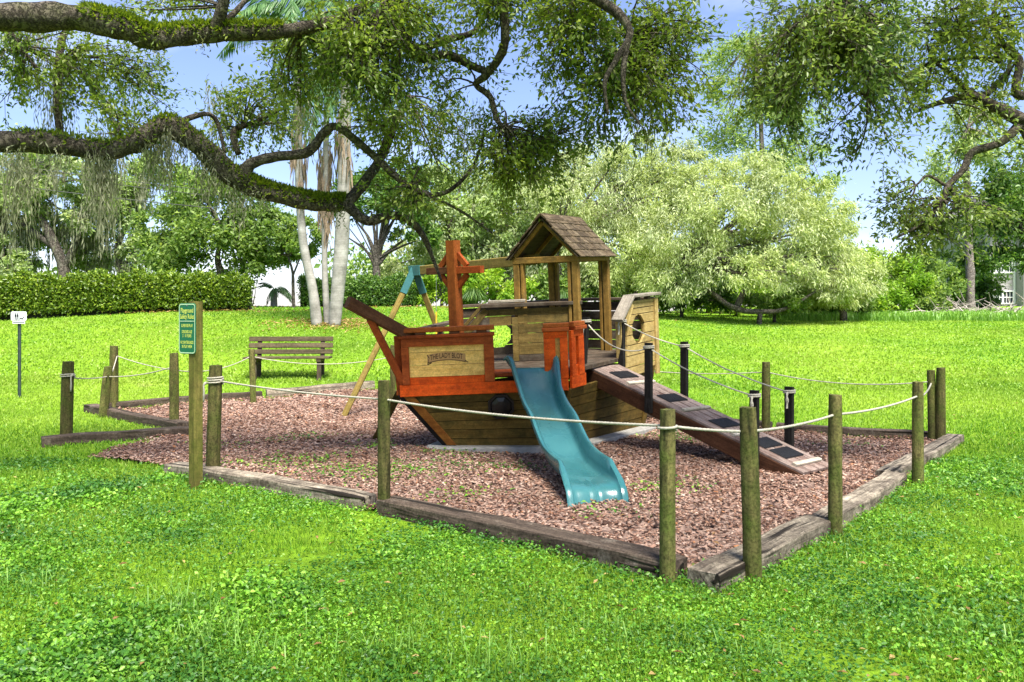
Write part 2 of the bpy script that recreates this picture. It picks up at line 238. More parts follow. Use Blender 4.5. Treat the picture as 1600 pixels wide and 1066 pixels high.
# ------------------------------------------------------------------ mesh helpers
class MB:
    def __init__(s): s.v = []; s.g = []; s.f = []; s.n = 0
    def add(s, v, f, g=None):
        v = np.asarray(v, float)
        s.v.append(v); s.g.append(v if g is None else np.asarray(g, float))
        s.f += [tuple(i+s.n for i in q) for q in f]; s.n += len(v); return s
    def bar(s, p0, p1, w, h, up=(0,0,1), ch=.006, taper=1.0, cut0=0, cut1=0):
        """timber of section w (sideways) x h (towards up) from p0 to p1, long edges chamfered"""
        p0, p1 = np.asarray(p0, float), np.asarray(p1, float); d = unit(p1-p0); ln = np.linalg.norm(p1-p0)
        side = np.cross(d, up)
        if np.linalg.norm(side) < 1e-5: side = np.cross(d, (0,1,0))
        side = unit(side); u = np.cross(side, d); c = min(ch, w*.4, h*.4)
        o = [(-w/2+c,-h/2), (w/2-c,-h/2), (w/2,-h/2+c), (w/2,h/2-c), (w/2-c,h/2), (-w/2+c,h/2), (-w/2,h/2-c), (-w/2,-h/2+c)]
        v, g = [], []
        for q, (p, k) in enumerate(((p0, 1.0), (p1, taper))):
            for a_, b_ in o:
                sl = (cut0 if q == 0 else cut1)*b_
                v.append(p+side*a_*k+u*b_*k+d*sl); g.append((q*ln, a_, b_))
        f = [(i, (i+1) % 8, 8+(i+1) % 8, 8+i) for i in range(8)]+[tuple(range(7, -1, -1)), tuple(range(8, 16))]
        return s.add(v, f, g)
    def slab(s, q, n, t, bev=.004):
        """plank: convex polygon q (ordered), thickness t along n, front edges eased"""
        q = np.asarray(q, float); n = unit(n); c = q.mean(0); k = len(q)
        nb = [unit(c-p)*bev*1.4 for p in q]
        v = [p for p in q]+[p+n*(t-bev) for p in q]+[p+n*t+e for p, e in zip(q, nb)]
        ax = unit(q[1]-q[0]); ay = np.cross(n, ax)
        g = [(np.dot(p-q[0], ax), np.dot(p-q[0], ay), np.dot(p-q[0], n)) for p in v]
        f = []
        for i in range(k):
            j = (i+1) % k; f += [(i, j, k+j, k+i), (k+i, k+j, 2*k+j, 2*k+i)]
        f += [tuple(range(2*k, 3*k)), tuple(range(k-1, -1, -1))]
        return s.add(v, f, g)
    def tube(s, pts, rad, n=8, cap=True, twist=None):
        pts = np.asarray(pts, float); m = len(pts); rad = np.broadcast_to(np.asarray(rad, float), (m,))
        tg = np.gradient(pts, axis=0); tg /= np.maximum(np.linalg.norm(tg, axis=1)[:,None], 1e-9)
        ref = V(0,0,1) if abs(tg[0][2]) < .9 else V(1,0,0); a_ = unit(np.cross(tg[0], ref)); A = np.empty((m,3)); 
        for i in range(m):
            a_ = a_-tg[i]*np.dot(a_, tg[i]); a_ = unit(a_); A[i] = a_
        B = np.cross(tg, A); th = np.arange(n)*2*np.pi/n
        sl = np.r_[0, np.cumsum(np.linalg.norm(np.diff(pts, axis=0), axis=1))]
        R = rad[:,None]*np.ones(n)
        if twist is not None: R = R*(1+twist[1]*np.cos(3*th[None]-sl[:,None]*twist[0]))
        v = pts[:,None]+A[:,None]*(np.cos(th)[None]*R)[...,None]+B[:,None]*(np.sin(th)[None]*R)[...,None]
        g = np.stack([np.repeat(sl[:,None], n, 1), rad[:,None]*np.cos(th)[None], rad[:,None]*np.sin(th)[None]], -1)
        f = [(i*n+j, i*n+(j+1) % n, (i+1)*n+(j+1) % n, (i+1)*n+j) for i in range(m-1) for j in range(n)]
        if cap: f += [tuple(range(n-1, -1, -1)), tuple((m-1)*n+j for j in range(n))]
        return s.add(v.reshape(-1,3), f, g.reshape(-1,3))
    def ring(s, c, ax, ay, ro, ri, n, t, k, rot=0):
        """flat ring of k sides in plane ax, ay, thickness t along n"""
        th = np.arange(k)*2*np.pi/k+rot; v = []
        for d in (0, t):
            for r in (ro, ri): v += [c+ax*np.cos(x)*r+ay*np.sin(x)*r+n*d for x in th]
        f = []
        for i in range(k):
            j = (i+1) % k; f += [(2*k+i, 2*k+j, 3*k+j, 3*k+i), (i, j, 2*k+j, 2*k+i), (k+j, k+i, 3*k+i, 3*k+j), (k+i, k+j, j, i)]
        return s.add(v, f)
    def build(s, name, mat, parent=None, smooth=False, org=None):
        me = bpy.data.meshes.new(name); v = np.concatenate(s.v) if s.v else np.zeros((0,3))
        o_ = V(0,0,0) if org is None else np.asarray(org, float)
        me.from_pydata((v-o_).tolist(), [], s.f)
        at = me.attributes.new('gc', 'FLOAT_VECTOR', 'POINT'); at.data.foreach_set('vector', np.concatenate(s.g).ravel())
        if smooth: me.polygons.foreach_set('use_smooth', np.ones(len(me.polygons), bool))
        me.materials.append(M[mat] if isinstance(mat, str) else mat); me.update()
        return link(name, me, parent)
def link(name, me, parent=None, loc=None):
    o = bpy.data.objects.new(name, me); C.objects.link(o)
    if parent: o.parent = parent
    if loc is not None: o.location = loc
    return o
def tag(o, label, cat=None, group=None, kind=None):
    o['label'] = label
    if cat: o['category'] = cat
    if group: o['group'] = group
    if kind: o['kind'] = kind
    return o
def thing(name, loc, label, cat, group=None, rot=(0,0,0)):
    o = link(name, None); o.location = loc; o.rotation_euler = rot; return tag(o, label, cat, group)
def raw_mesh(name, v, loops, counts, mat, parent=None, smooth=False):
    me = bpy.data.meshes.new(name); me.vertices.add(len(v)); me.vertices.foreach_set('co', np.asarray(v, np.float32).ravel())
    me.loops.add(len(loops)); me.loops.foreach_set('vertex_index', np.asarray(loops, np.int32))
    st = np.r_[0, np.cumsum(counts)[:-1]]; me.polygons.add(len(counts)); me.polygons.foreach_set('loop_start', st.astype(np.int32))
    if smooth: me.polygons.foreach_set('use_smooth', np.ones(len(counts), bool))
    me.materials.append(M[mat]); me.update(calc_edges=True); me.validate()
    return link(name, me, parent)
def leaves_v(pos, L_, W_, dirs, nrm, fold=.25):
    """folded diamond leaf at each pos: base, side, tip, side"""
    d = dirs/np.maximum(np.linalg.norm(dirs, axis=1)[:,None], 1e-9); s_ = np.cross(d, nrm); s_ /= np.maximum(np.linalg.norm(s_, axis=1)[:,None], 1e-9)
    n = np.cross(s_, d); L_ = np.broadcast_to(L_, (len(pos),))[:,None]; W_ = np.broadcast_to(W_, (len(pos),))[:,None]
    mid = pos+d*L_*.48+n*W_*fold
    return np.stack([pos, mid+s_*W_*.5, pos+d*L_-n*L_*.06, mid-s_*W_*.5], 1)
def leaf_obj(name, V4, mat, parent=None, org=None):
    V4 = np.concatenate(V4) if isinstance(V4, list) else V4
    if org is not None: V4 = V4-np.asarray(org)
    n = len(V4); base = np.arange(n)[:,None]*4
    lp = np.concatenate([base+[0,1,2], base+[0,2,3]], 1).ravel()
    return raw_mesh(name, V4.reshape(-1,3), lp, np.full(2*n, 3), mat, parent)
def rdir(n): d = rng.normal(size=(n,3)); return d/np.linalg.norm(d, axis=1)[:,None]
def spline(pts, n):
    """smooth curve through control points (Catmull-Rom); rows may carry extra columns"""
    p = np.asarray(pts, float)
    if len(p) < 3: t = np.linspace(0, 1, n)[:,None]; return p[0]*(1-t)+p[-1]*t
    q = np.vstack([2*p[0]-p[1], p, 2*p[-1]-p[-2]]); out = []
    for t in np.linspace(0, len(p)-1, n):
        i = min(int(t), len(p)-2); u = t-i; a, b_, c_, d = q[i:i+4]
        out.append(.5*((2*b_)+(-a+c_)*u+(2*a-5*b_+4*c_-d)*u*u+(-a+3*b_-3*c_+d)*u**3))
    return np.array(out)
def text_part(lines, mat, parent, place, name='lettering', thick=.002, stretch=None):
    """flat print: lines of (text, size, x, y[, width]); place maps (x, y, h) to the parent's space"""
    mb = MB()
    for ln in lines:
        cu = bpy.data.curves.new('t', 'FONT'); cu.body = ln[0]; cu.size = ln[1]; cu.align_x = 'CENTER'; cu.align_y = 'CENTER'; cu.resolution_u = 2; cu.offset = ln[1]*.012
        to = bpy.data.objects.new('t', cu); C.objects.link(to); bpy.context.view_layer.update()
        me = bpy.data.meshes.new_from_object(to.evaluated_get(bpy.context.evaluated_depsgraph_get()))
        v = np.array([x.co[:] for x in me.vertices]); f = [tuple(p.vertices) for p in me.polygons]
        bpy.data.objects.remove(to); bpy.data.meshes.remove(me); bpy.data.curves.remove(cu)
        if len(ln) > 4: v[:,0] *= ln[4]/np.ptp(v[:,0])
        v[:,0] += ln[2]; v[:,1] += ln[3]
        mb.add([place(x, y, thick) for x, y, _ in v], f)
    return mb.build(name, mat, parent)

# ------------------------------------------------------------------ ground
def axis(lo, hi, fine_lo, fine_hi, step):
    a_ = list(np.arange(fine_lo, fine_hi, step)); x, s_ = fine_hi, step
    while x < hi: a_.append(x); s_ *= 1.25; x += s_
    x, s_ = fine_lo-step, step
    while x > lo: a_.insert(0, x); s_ *= 1.25; x -= s_
    return np.array([lo]+a_+[hi])
xs = axis(-900, 900, -18, 24, .4); ys = axis(-60, 1600, -2, 46, .4)
X, Y = np.meshgrid(xs, ys); Z = gz(X, Y); nx, ny = len(xs), len(ys)
idx = np.arange(nx*ny).reshape(ny, nx)
qd = np.stack([idx[:-1,:-1], idx[:-1,1:], idx[1:,1:], idx[1:,:-1]], -1).reshape(-1,4)
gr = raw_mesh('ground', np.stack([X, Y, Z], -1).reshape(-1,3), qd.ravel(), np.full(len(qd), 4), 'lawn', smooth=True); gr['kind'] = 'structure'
BED = np.array([(1.10,4.95), (-3.45,8.35), (-4.9,9.15), (-4.75,10.7), (-4.75,11.35), (-6.85,13.25), (-4.6,14.55), (-3.1,15.45), (-.6,14.6), (1.6,12.75), (3.8,11.2), (5.62,10.2), (3.85,7.8), (2.4,5.98)])
def inside(x, y, poly, shrink=0):
    r = np.zeros(x.shape, bool); n = len(poly)
    for i in range(n):
        (x1, y1), (x2, y2) = poly[i], poly[(i+1) % n]
        c_ = ((y1 > y) != (y2 > y)) & (x < (x2-x1)*(y-y1)/(y2-y1+1e-12)+x1); r ^= c_
    return r
def edge_dist(x, y, poly):
    d = np.full(x.shape, 1e9); n = len(poly)
    for i in range(n):
        p, q = np.array(poly[i]), np.array(poly[(i+1) % n]); e = q-p
        t = np.clip(((x-p[0])*e[0]+(y-p[1])*e[1])/(e@e), 0, 1); d = np.minimum(d, np.hypot(x-p[0]-t*e[0], y-p[1]-t*e[1]))
    return d
# bed sheet: fine grid cells inside the outline
bx = np.arange(-7.2, 6.0, .15); by = np.arange(4.6, 15.9, .15); BX, BY = np.meshgrid(bx, by)
def bedz(x, y): return gz(x, y)+.03+.018*np.sin(x*2.3+1)*np.sin(y*1.9)+.008*np.sin(x*7.1+y*5)-.016*np.exp(-((x-.8)**2+(y-6.55)**2)/.16)
ins = inside(BX, BY, BED)
ii = np.arange(BX.size).reshape(BX.shape); cell = ins[:-1,:-1] & ins[1:,:-1] & ins[:-1,1:] & ins[1:,1:]
q = np.stack([ii[:-1,:-1], ii[:-1,1:], ii[1:,1:], ii[1:,:-1]], -1)[cell]
used, inv = np.unique(q.ravel(), return_inverse=True); bv = np.stack([BX, BY, bedz(BX, BY)], -1).reshape(-1,3)[used]
bed = raw_mesh('mulch_bed', bv, inv, np.full(len(q), 4), 'mulch', smooth=True); bed['kind'] = 'structure'

# ------------------------------------------------------------------ the ship
SHIP_O = Vector((0, 10, 0)); SHIP_R = Euler((.06, -.04, 0))
ship = thing('playground_ship', SHIP_O, 'wooden pirate ship playset with teal slide, shingled cabin roof and boarding ramp', 'playset', rot=SHIP_R)
SM = (Matrix.Translation(SHIP_O) @ SHIP_R.to_matrix().to_4x4()).inverted()
def W(p): return np.array(SM @ Vector(p))
A, B = V(-1.27,-.5), V(.69,-.5); a = V(.57,.82)/np.hypot(.57,.82); E = B+2.46*a; Fp = V(.95,2.3); G = V(-.72,1.35)
p3 = lambda p, z: V(p[0], p[1], z)
ZH0, ZH1 = .06, .79
hull_top = [A, B, E-.12*a, Fp, G]; hull_bot = [V(-.77,-.36), V(.60,-.36), V(1.85,1.40), V(.85,2.05), V(-.45,1.2)]
hull = thing('hull', (0,0,0), 'weathered plank hull, narrow at the foot'  , None); del hull['label']; hull.parent = ship
def plank_wall(parent, TL, TR, BL, BR, zs, mat, t=.032, gap=.006, name='plank', hole=None, ends=None):
    """horizontal planks between two sloping edges; zs = fractions from bottom to top; hole = (u, v, ru, rv) octagon in wall metres"""
    TL, TR, BL, BR = [np.asarray(x, float) for x in (TL, TR, BL, BR)]
    n = unit(np.cross(BR-BL, TL-BL))
    H = np.linalg.norm(TL-BL); out = []
    for z0, z1 in zip(zs[:-1], zs[1:]):
        l0, r0, l1, r1 = BL+(TL-BL)*z0, BR+(TR-BR)*z0, BL+(TL-BL)*z1, BR+(TR-BR)*z1
        g = unit(l1-l0)*gap; polys = [[l0+g, r0+g, r1-g, l1-g]]
        if hole:
            hu, hv, ru, rv = hole; ux = unit(r0-l0); vx = unit(np.cross(n, ux)); o = BL
            v0, v1 = np.dot(l0+g-o, vx), np.dot(l1-g-o, vx)
            if v1 > hv-rv and v0 < hv+rv:
                th = np.pi/8+np.arange(8)*np.pi/4; oc = [(hu+ru*1.08*np.cos(x), hv+rv*1.08*np.sin(x)) for x in th]
                def lim(v, sgn):
                    xs_ = []
                    for i in range(8):
                        (x1, y1), (x2, y2) = oc[i], oc[(i+1) % 8]
                        if (y1-v)*(y2-v) <= 0 and abs(y1-y2) > 1e-9: xs_.append(x1+(x2-x1)*(v-y1)/(y2-y1))
                    if not xs_: return hu
                    return max(xs_) if sgn > 0 else min(xs_)
                vs = sorted({v0, v1, *[y for _, y in oc if v0 < y < v1]}); W0 = np.dot(r0-l0, ux)
                at = lambda u, v: o+ux*u+vx*v
                ul = np.dot(l0-o, ux)
                lb = [at(lim(v, -1), v) for v in vs]; rb = [at(lim(v, 1), v) for v in vs]
                polys = [[l0+g]+lb+[l1-g], [rb[0], r0+g, r1-g]+rb[:0:-1]]
        for pq in polys: out.append(MB().slab(pq, n, t).build(name, mat, parent))
    return out, n
zs6 = [0, .155, .325, .495, .665, .835, 1]
zb = lambda p: .082-.04*p[0]-.06*p[1]
for i in range(5):
    j = (i+1) % 5
    _, hn = plank_wall(hull, p3(hull_top[i], ZH1), p3(hull_top[j], ZH1), p3(hull_bot[i], zb(hull_bot[i])), p3(hull_bot[j], zb(hull_bot[j])), zs6, 'hull')
# edge boards of the hull
e0, e1 = p3(hull_top[0], ZH1), p3(hull_bot[0], zb(hull_bot[0])+.01)
MB().slab([e1+V(.0,-.036,0), e1+V(.105,-.036,0), e0+V(.13,-.036,0), e0+V(.01,-.036,0)], (0,-1,0), .03).build('stem_board', 'stem', hull)
MB().bar(e1+V(-.035,-.01,0), e0+V(-.035,-.01,0), .05, .05, (0,-1,0)).build('stem_edge', 'blackwood', hull)
sn = unit(np.cross(p3(hull_bot[2], 0)-p3(hull_bot[1], 0), V(0,0,1)))
e2, e3 = p3(hull_top[2], ZH1), p3(hull_bot[2], zb(hull_bot[2])); aa = p3(a, 0)
MB().slab([e3-aa*.09+sn*.036, e3+sn*.036, e2+sn*.036, e2-aa*.09+sn*.036], sn, .028).build('stern_board', 'hull', hull)
c1, c2 = p3(hull_top[1], ZH1), p3(hull_bot[1], zb(hull_bot[1])+.01)
MB().bar(c2+V(.02,-.035,0), c1+V(.02,-.035,0), .05, .05, (0,-1,0)).build('corner_board', 'hull', hull)
# octagonal porthole in the hull
pc = W(P(783, 633, 9.5)); pn = unit(np.cross(p3(hull_bot[1], ZH0)-p3(hull_bot[0], ZH0), p3(hull_top[0], ZH1)-p3(hull_bot[0], ZH0)))
pax = V(1,0,0); pay = unit(np.cross(pn, pax)); pc = pc-pn*np.dot(pc-p3(hull_bot[0], ZH0), pn)
port = MB().ring(pc+pn*.030, pax, pay, .165, .135, pn, .03, 8, np.pi/8).build('porthole', 'black', hull)
th8 = np.pi/8+np.arange(8)*np.pi/4
bub = MB(); prof = [(.138,.034), (.12,.05), (.075,.066), (.03,.072)]
bub.add([pc+pax*np.cos(t)*r+pay*np.sin(t)*r+pn*h for r, h in prof for t in th8], [(i*8+j, i*8+(j+1) % 8, i*8+8+(j+1) % 8, i*8+8+j) for i in range(3) for j in range(8)]+[tuple(24+j for j in range(8))])
o = bub.build('dark_bubble_window', 'black', ship, smooth=False); o.parent = hull; 
# deck
dk = [A+V(.03,.03), B+V(-.03,.03), E-.1*a, Fp, G]
deck = thing('deck', (0,0,0), 'dark boarded deck', None); deck.parent = ship
def clip(poly, lo, hi):
    for c_, s_ in ((lo, 1), (hi, -1)):
        out = []
        for p, q_ in zip(poly, poly[1:]+poly[:1]):
            a_, b_ = s_*(p[1]-c_), s_*(q_[1]-c_)
            if a_ >= 0: out.append(p)
            if a_*b_ < 0: out.append(p+(q_-p)*(a_/(a_-b_)))
        poly = out
    return poly
for k in range(21):
    pq = clip([np.array(p) for p in dk], -.48+k*.135, -.48+k*.135+.127)
    if len(pq) > 2: MB().slab([p3(p, .945) for p in pq], (0,0,1), .05).build('plank', 'cap', deck)
MB().slab([V(-.2,-.52,.965), V(.45,-.52,.965), V(.45,-.15,.965), V(-.2,-.15,.965)], (0,0,1), .04).build('threshold_board', 'redbrown', ship)
# red band below the deck and the name panel
band = MB().slab([V(-1.29,-.535,.777), V(.70,-.535,.777), V(.70,-.535,.914), V(-1.29,-.535,.914)], (0,-1,0), .04).build('band_board', 'red', ship)
MB().slab([p3(B, .79)+sn*.035, p3(B+.34*a, .79)+sn*.035, p3(B+.34*a, .935)+sn*.035, p3(B, .935)+sn*.035], sn, .035).build('band_board', 'red', ship)
panel = thing('name_panel', (0,0,0), 'yellow pine panel in a red brown frame, burned with the ship name', None); panel.parent = ship
fy = V(0,-1,0); y0 = -.53
def fb(x0, x1, z0, z1, mat, name, dy=0, t=.03, par=panel): return MB().slab([V(x0,y0-dy,z0), V(x1,y0-dy,z0), V(x1,y0-dy,z1), V(x0,y0-dy,z1)], fy, t).build(name, mat, par)
fb(-1.165,-.28,1.293,1.361,'ply_pine','plank'); fb(-1.165,-.28,1.139,1.289,'ply_pine','plank'); fb(-1.165,-.28,1.000,1.135,'ply_pine','plank')
fb(-1.165,-.28,.916,.996,'red','bottom_rail', .0, .035)
fb(-1.25,-1.165,.916,1.361,'redbrown','stile',.0,.055); fb(-.28,-.165,.916,1.361,'redbrown','stile',.0,.055); fb(-1.25,-.165,1.363,1.456,'redbrown','top_rail',.0,.055)
MB().bar(V(-1.28,-.54,1.478), V(-.15,-.54,1.478), .13, .04, ch=.008).build('rail_cap', 'redbrown', panel)
for x in (-1.02, -.62, -.30): MB().bar(V(x-.06,-.53,1.512), V(x+.06,-.53,1.512), .09, .026).build('spacer_block', 'sprit', panel)
MB().bar(V(-1.22,-.53,1.555), V(-.15,-.53,1.555), .12, .055, ch=.008).build('hand_rail', 'mast', panel)
MB().bar(V(-1.29,-.47,.79), V(-1.29,-.47,1.49), .10, .085, (0,1,0)).build('corner_post', 'redbrown', ship)
# burned name on the middle plank
bx0, bz0, hw = -.725, 1.215, .225
def arc(x): return .030*(1-(x/hw)**2)
def nm(x, y, h): return V(bx0+x, y0-.0315-h*.4, bz0+y+arc(x))
ban = MB(); xs_ = np.linspace(-hw, hw, 15)
up = [V(bx0+x, y0-.0312, bz0+.042+arc(x)) for x in xs_]; dn = [V(bx0+x, y0-.0312, bz0-.05+arc(x)) for x in xs_]
ban.add(up+dn, [(i+15, i+16, i+1, i) for i in range(14)]).build('scorched_banner', 'scorch', panel)
text_part([('THE·LADY BLOT', .086, 0, -.002, .385)], 'burn', panel, nm)
bl = MB()
for x_, y_ in zip(xs_[:-1], xs_[1:]): bl.bar(nm(x_, -.052, .002), nm(y_, -.052, .002), .0025, .008, (0,0,1), .001)
bl.bar(nm(-hw, .045, .002), nm(-hw+.022, 0, .002), .0025, .009, (1,0,0), .001); bl.bar(nm(-hw+.022, 0, .002), nm(-hw, -.075, .002), .0025, .006, (1,0,0), .001)
bl.bar(nm(hw-.01, -.035, .002), nm(hw+.03, -.052, .002), .0025, .010, (0,0,1), .001); bl.bar(nm(-hw+.005, -.07, .002), nm(-hw+.05, -.062, .002), .0025, .012, (0,0,1), .001)
bl.build('banner_outline', 'burn', panel)
# red baluster box at the corner
box = thing('corner_rail', (0,0,0), 'bright red slatted corner railing beside the slide', None); box.parent = ship
X0, X1 = .425, .705
fb(X0,.56,.916,1.40,'red','stile',0,.045,box); fb(.615,X1,.916,1.40,'red','stile',0,.045,box); fb(X0,X1,1.402,1.475,'red','top_rail',0,.045,box)
fb(.56,.615,.916,1.06,'red','bottom_rail',0,.03,box); fb(.55,.625,1.0,1.40,'ply_pine','back_board',-.03,.015,box)
MB().bar(V(X0-.015,-.54,1.50), V(X1+.02,-.54,1.50), .12, .045).build('rail_cap', 'redbrown', box); MB().bar(V(X0,-.535,1.548), V(X1+.02,-.535,1.548), .10, .05).build('hand_rail', 'mast', box)
def sp(t, z, d=.035): return p3(B+a*t, z)+sn*d
for t0, t1, z0, z1, d, t, nme, mt in ((.01,.10,.93,1.40,.035,.04,'stile','red'), (.17,.30,.93,1.40,.035,.04,'stile','red'), (.01,.30,1.402,1.475,.035,.04,'top_rail','red'), (.10,.17,.93,1.06,.035,.025,'bottom_rail','red'), (.09,.18,1.0,1.40,.01,.015,'back_board','ply_pine')):
    MB().slab([sp(t0,z0,d), sp(t1,z0,d), sp(t1,z1,d), sp(t0,z1,d)], sn, t).build(nme, mt, box)
MB().bar(sp(.06,1.50,.045), sp(.33,1.50,.045), .12, .045).build('rail_cap', 'redbrown', box); MB().bar(sp(.05,1.548,.04), sp(.31,1.548,.04), .10, .05).build('hand_rail', 'mast', box)
# cabin front wall with doorway
cab = thing('cabin_wall', (0,0,0), 'plank cabin wall with a low doorway', None); cab.parent = ship
cy = .70
def cb(x0, x1, z0, z1, mat='cabin', name='plank', dy=0, t=.03): return MB().slab([V(x0,cy-dy,z0+.003), V(x1,cy-dy,z0+.003), V(x1,cy-dy,z1-.003), V(x0,cy-dy,z1-.003)], (0,-1,0), t).build(name, mat, cab)
zl = [1.0,1.088,1.241,1.371,1.502,1.613,1.704]
for z0, z1 in zip(zl[:4], zl[1:5]): cb(.14,.98,z0,z1, 'cap' if z0 == 1.0 else 'cabin')
cb(-.27,.98,zl[5],zl[6]); cb(.14,.98,zl[4],zl[5]); cb(-.27,.055,zl[4]-.02,zl[5])
cb(.062,.14,1.0,1.59,'cabin','door_jamb',.012,.035); cb(-.33,-.235,1.0,1.60,'cap','door_jamb',.0,.04)
MB().bar(V(-.34,cy-.01,1.752), V(1.0,cy-.01,1.752), .17, .05).build('wall_cap', 'cap', cab); MB().bar(V(-.25,cy+.12,1.80), V(.25,cy+.16,1.80), .14, .035).build('wall_cap', 'grey_rail', cab)
MB().bar(V(-.66,cy,1.40), V(-.31,cy,1.775), .13, .045, (0,0,1)).build('sloping_rail', 'cabin', cab); MB().bar(V(-.58,cy-.03,1.36), V(-.27,cy-.03,1.70), .035, .09, (0,0,1)).build('sloping_board', 'cabin', cab)
MB().bar(V(-.62,cy,1.0), V(-.62,cy,1.42), .08, .08, (0,1,0)).build('newel_post', 'cap', cab)
# stern side wall with octagon window
stern = thing('stern_wall', (0,0,0), 'pale plank side wall with an octagonal window', None); stern.parent = ship
s0, s1 = B+a*1.44, B+a*2.46; wl = np.linalg.norm(s1-s0)
plank_wall(stern, p3(s0+a*.13,1.70)+sn*.02, p3(s1,1.70)+sn*.02, p3(s0,.72)+sn*.02, p3(s1,.72)+sn*.02, [0,.13,.285,.43,.565,.71,.845,.93,1], 'stern', hole=(.42,.62,.19,.185))
hc = p3(s0+a*.42, .72+.62)+sn*.02
MB().ring(hc-sn*.012, p3(a,0), V(0,0,1), .225, .172, sn, .010, 8, np.pi/8).build('window_frame', 'cabin', stern)
MB().bar(p3(s1-a*.05,.66)+sn*.06, p3(s1-a*.05,1.74)+sn*.06, .10, .04, sn).build('end_post', 'stern', stern)
MB().bar(p3(s0-a*.03,.98)+sn*.0, p3(s0-a*.03,1.50)+sn*.0, .11, .09, sn).build('newel_post', 'stern', stern)
MB().bar(p3(s0+a*.02,1.44)+sn*.06, p3(s0+a*.20,1.70)+sn*.06, .04, .10, (0,0,1)).build('edge_board', 'stern', stern)
MB().bar(p3(s0-a*.17,1.50)+sn*.03, p3(s0+a*.20,1.80)+sn*.03, .17, .04, (0,0,1)).build('sloping_rail', 'grey_rail', stern)
MB().bar(p3(s0+a*.19,1.80)+sn*.03, p3(s1+a*.03,1.80)+sn*.03, .17, .04, (0,0,1)).build('wall_cap', 'grey_rail', stern)
for t in (.4, .72): MB().bar(p3(s0+a*t,1.755)+sn*.03, p3(s0+a*(t+.09),1.755)+sn*.03, .06, .04).build('spacer_block', 'cap', stern)
MB().bar(p3(s0,1.715)+sn*.03+aa*.2, p3(s1,1.715)+sn*.03, .05, .04).build('top_rail', 'stern', stern)
# far side walls, planks coloured dark to imitate the shade inside the cabin
back = thing('far_wall', (0,0,0), 'plank wall on the far side with an octagonal window, coloured dark for the shade inside', None); back.parent = ship
fw = [(Fp, E), (G, Fp)]
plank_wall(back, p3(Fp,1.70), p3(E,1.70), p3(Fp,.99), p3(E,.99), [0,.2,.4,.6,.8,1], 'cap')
gu = unit(Fp-G); hx = np.dot(V(-.14,1.68)-G, gu)
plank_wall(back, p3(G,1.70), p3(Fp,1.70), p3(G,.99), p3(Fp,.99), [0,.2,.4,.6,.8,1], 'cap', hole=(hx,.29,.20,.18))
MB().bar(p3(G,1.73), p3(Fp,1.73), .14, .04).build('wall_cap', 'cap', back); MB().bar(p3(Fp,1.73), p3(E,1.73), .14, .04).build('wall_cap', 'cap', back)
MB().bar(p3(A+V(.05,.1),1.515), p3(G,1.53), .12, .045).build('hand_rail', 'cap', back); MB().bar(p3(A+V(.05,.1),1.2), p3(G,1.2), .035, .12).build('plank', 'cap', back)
for t in (.3, .65, 1.0):
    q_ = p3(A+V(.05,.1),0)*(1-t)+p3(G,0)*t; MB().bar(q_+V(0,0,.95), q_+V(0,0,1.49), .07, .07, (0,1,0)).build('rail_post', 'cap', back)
# roof
rf = thing('cabin_roof', (0,0,0), 'small gable roof of weathered grey brown shingles on four posts', None); rf.parent = ship
ar, br = V(.454,.891), V(.891,-.454); FR = V(.93,.63); rw, rl = .86, 1.15
FL, BR, BL = FR-rw*br, FR+rl*ar, FR+rl*ar-rw*br; mid = FR-br*rw/2
r3 = lambda u, v, z: V(*(mid+br*u+ar*v), z)                        # u across the gable, v along the ridge
for (u, v) in ((-.43,0), (.43,0), (-.43,rl), (.43,rl)):
    MB().bar(r3(u,v,.98), r3(u,v,2.30), .09, .09, p3(ar,0), .008).build('roof_post', 'post', ship)
    w_ = .43 if u > 0 else -.43
    MB().bar(r3(u*(.80),v,1.0), r3(u*.80,v,2.30), .04, .09, p3(ar,0), .006).build('roof_post', 'post', ship)
for v in (-.03, rl+.03): MB().bar(r3(-.475,v,2.335), r3(.475,v,2.335), .045, .085).build('gable_beam', 'post', rf)
for u in (-.452, .452): MB().bar(r3(u,-.006,2.335), r3(u,rl+.006,2.335), .045, .075).build('eave_beam', 'post', rf)
RZ, EZ, EU = 2.895, 2.335, .52
for v in (-.03, rl*.5, rl+.03):
    for s_ in (-1, 1): MB().bar(r3(s_*.455,v,2.40), r3(s_*.02,v,2.84), .045, .085, (0,0,1)).build('rafter', 'post', rf)
sl_len = math.hypot(EU, RZ-EZ); courses = 6; exp_ = sl_len/courses
sh = MB().slab([V(-.071,0,0), V(.071,0,0), V(.071,exp_*1.45,0), V(-.071,exp_*1.45,0)], (0,0,1), .016, .003)
shm = None; ncol = 9; v0, v1 = -.12, rl+.12
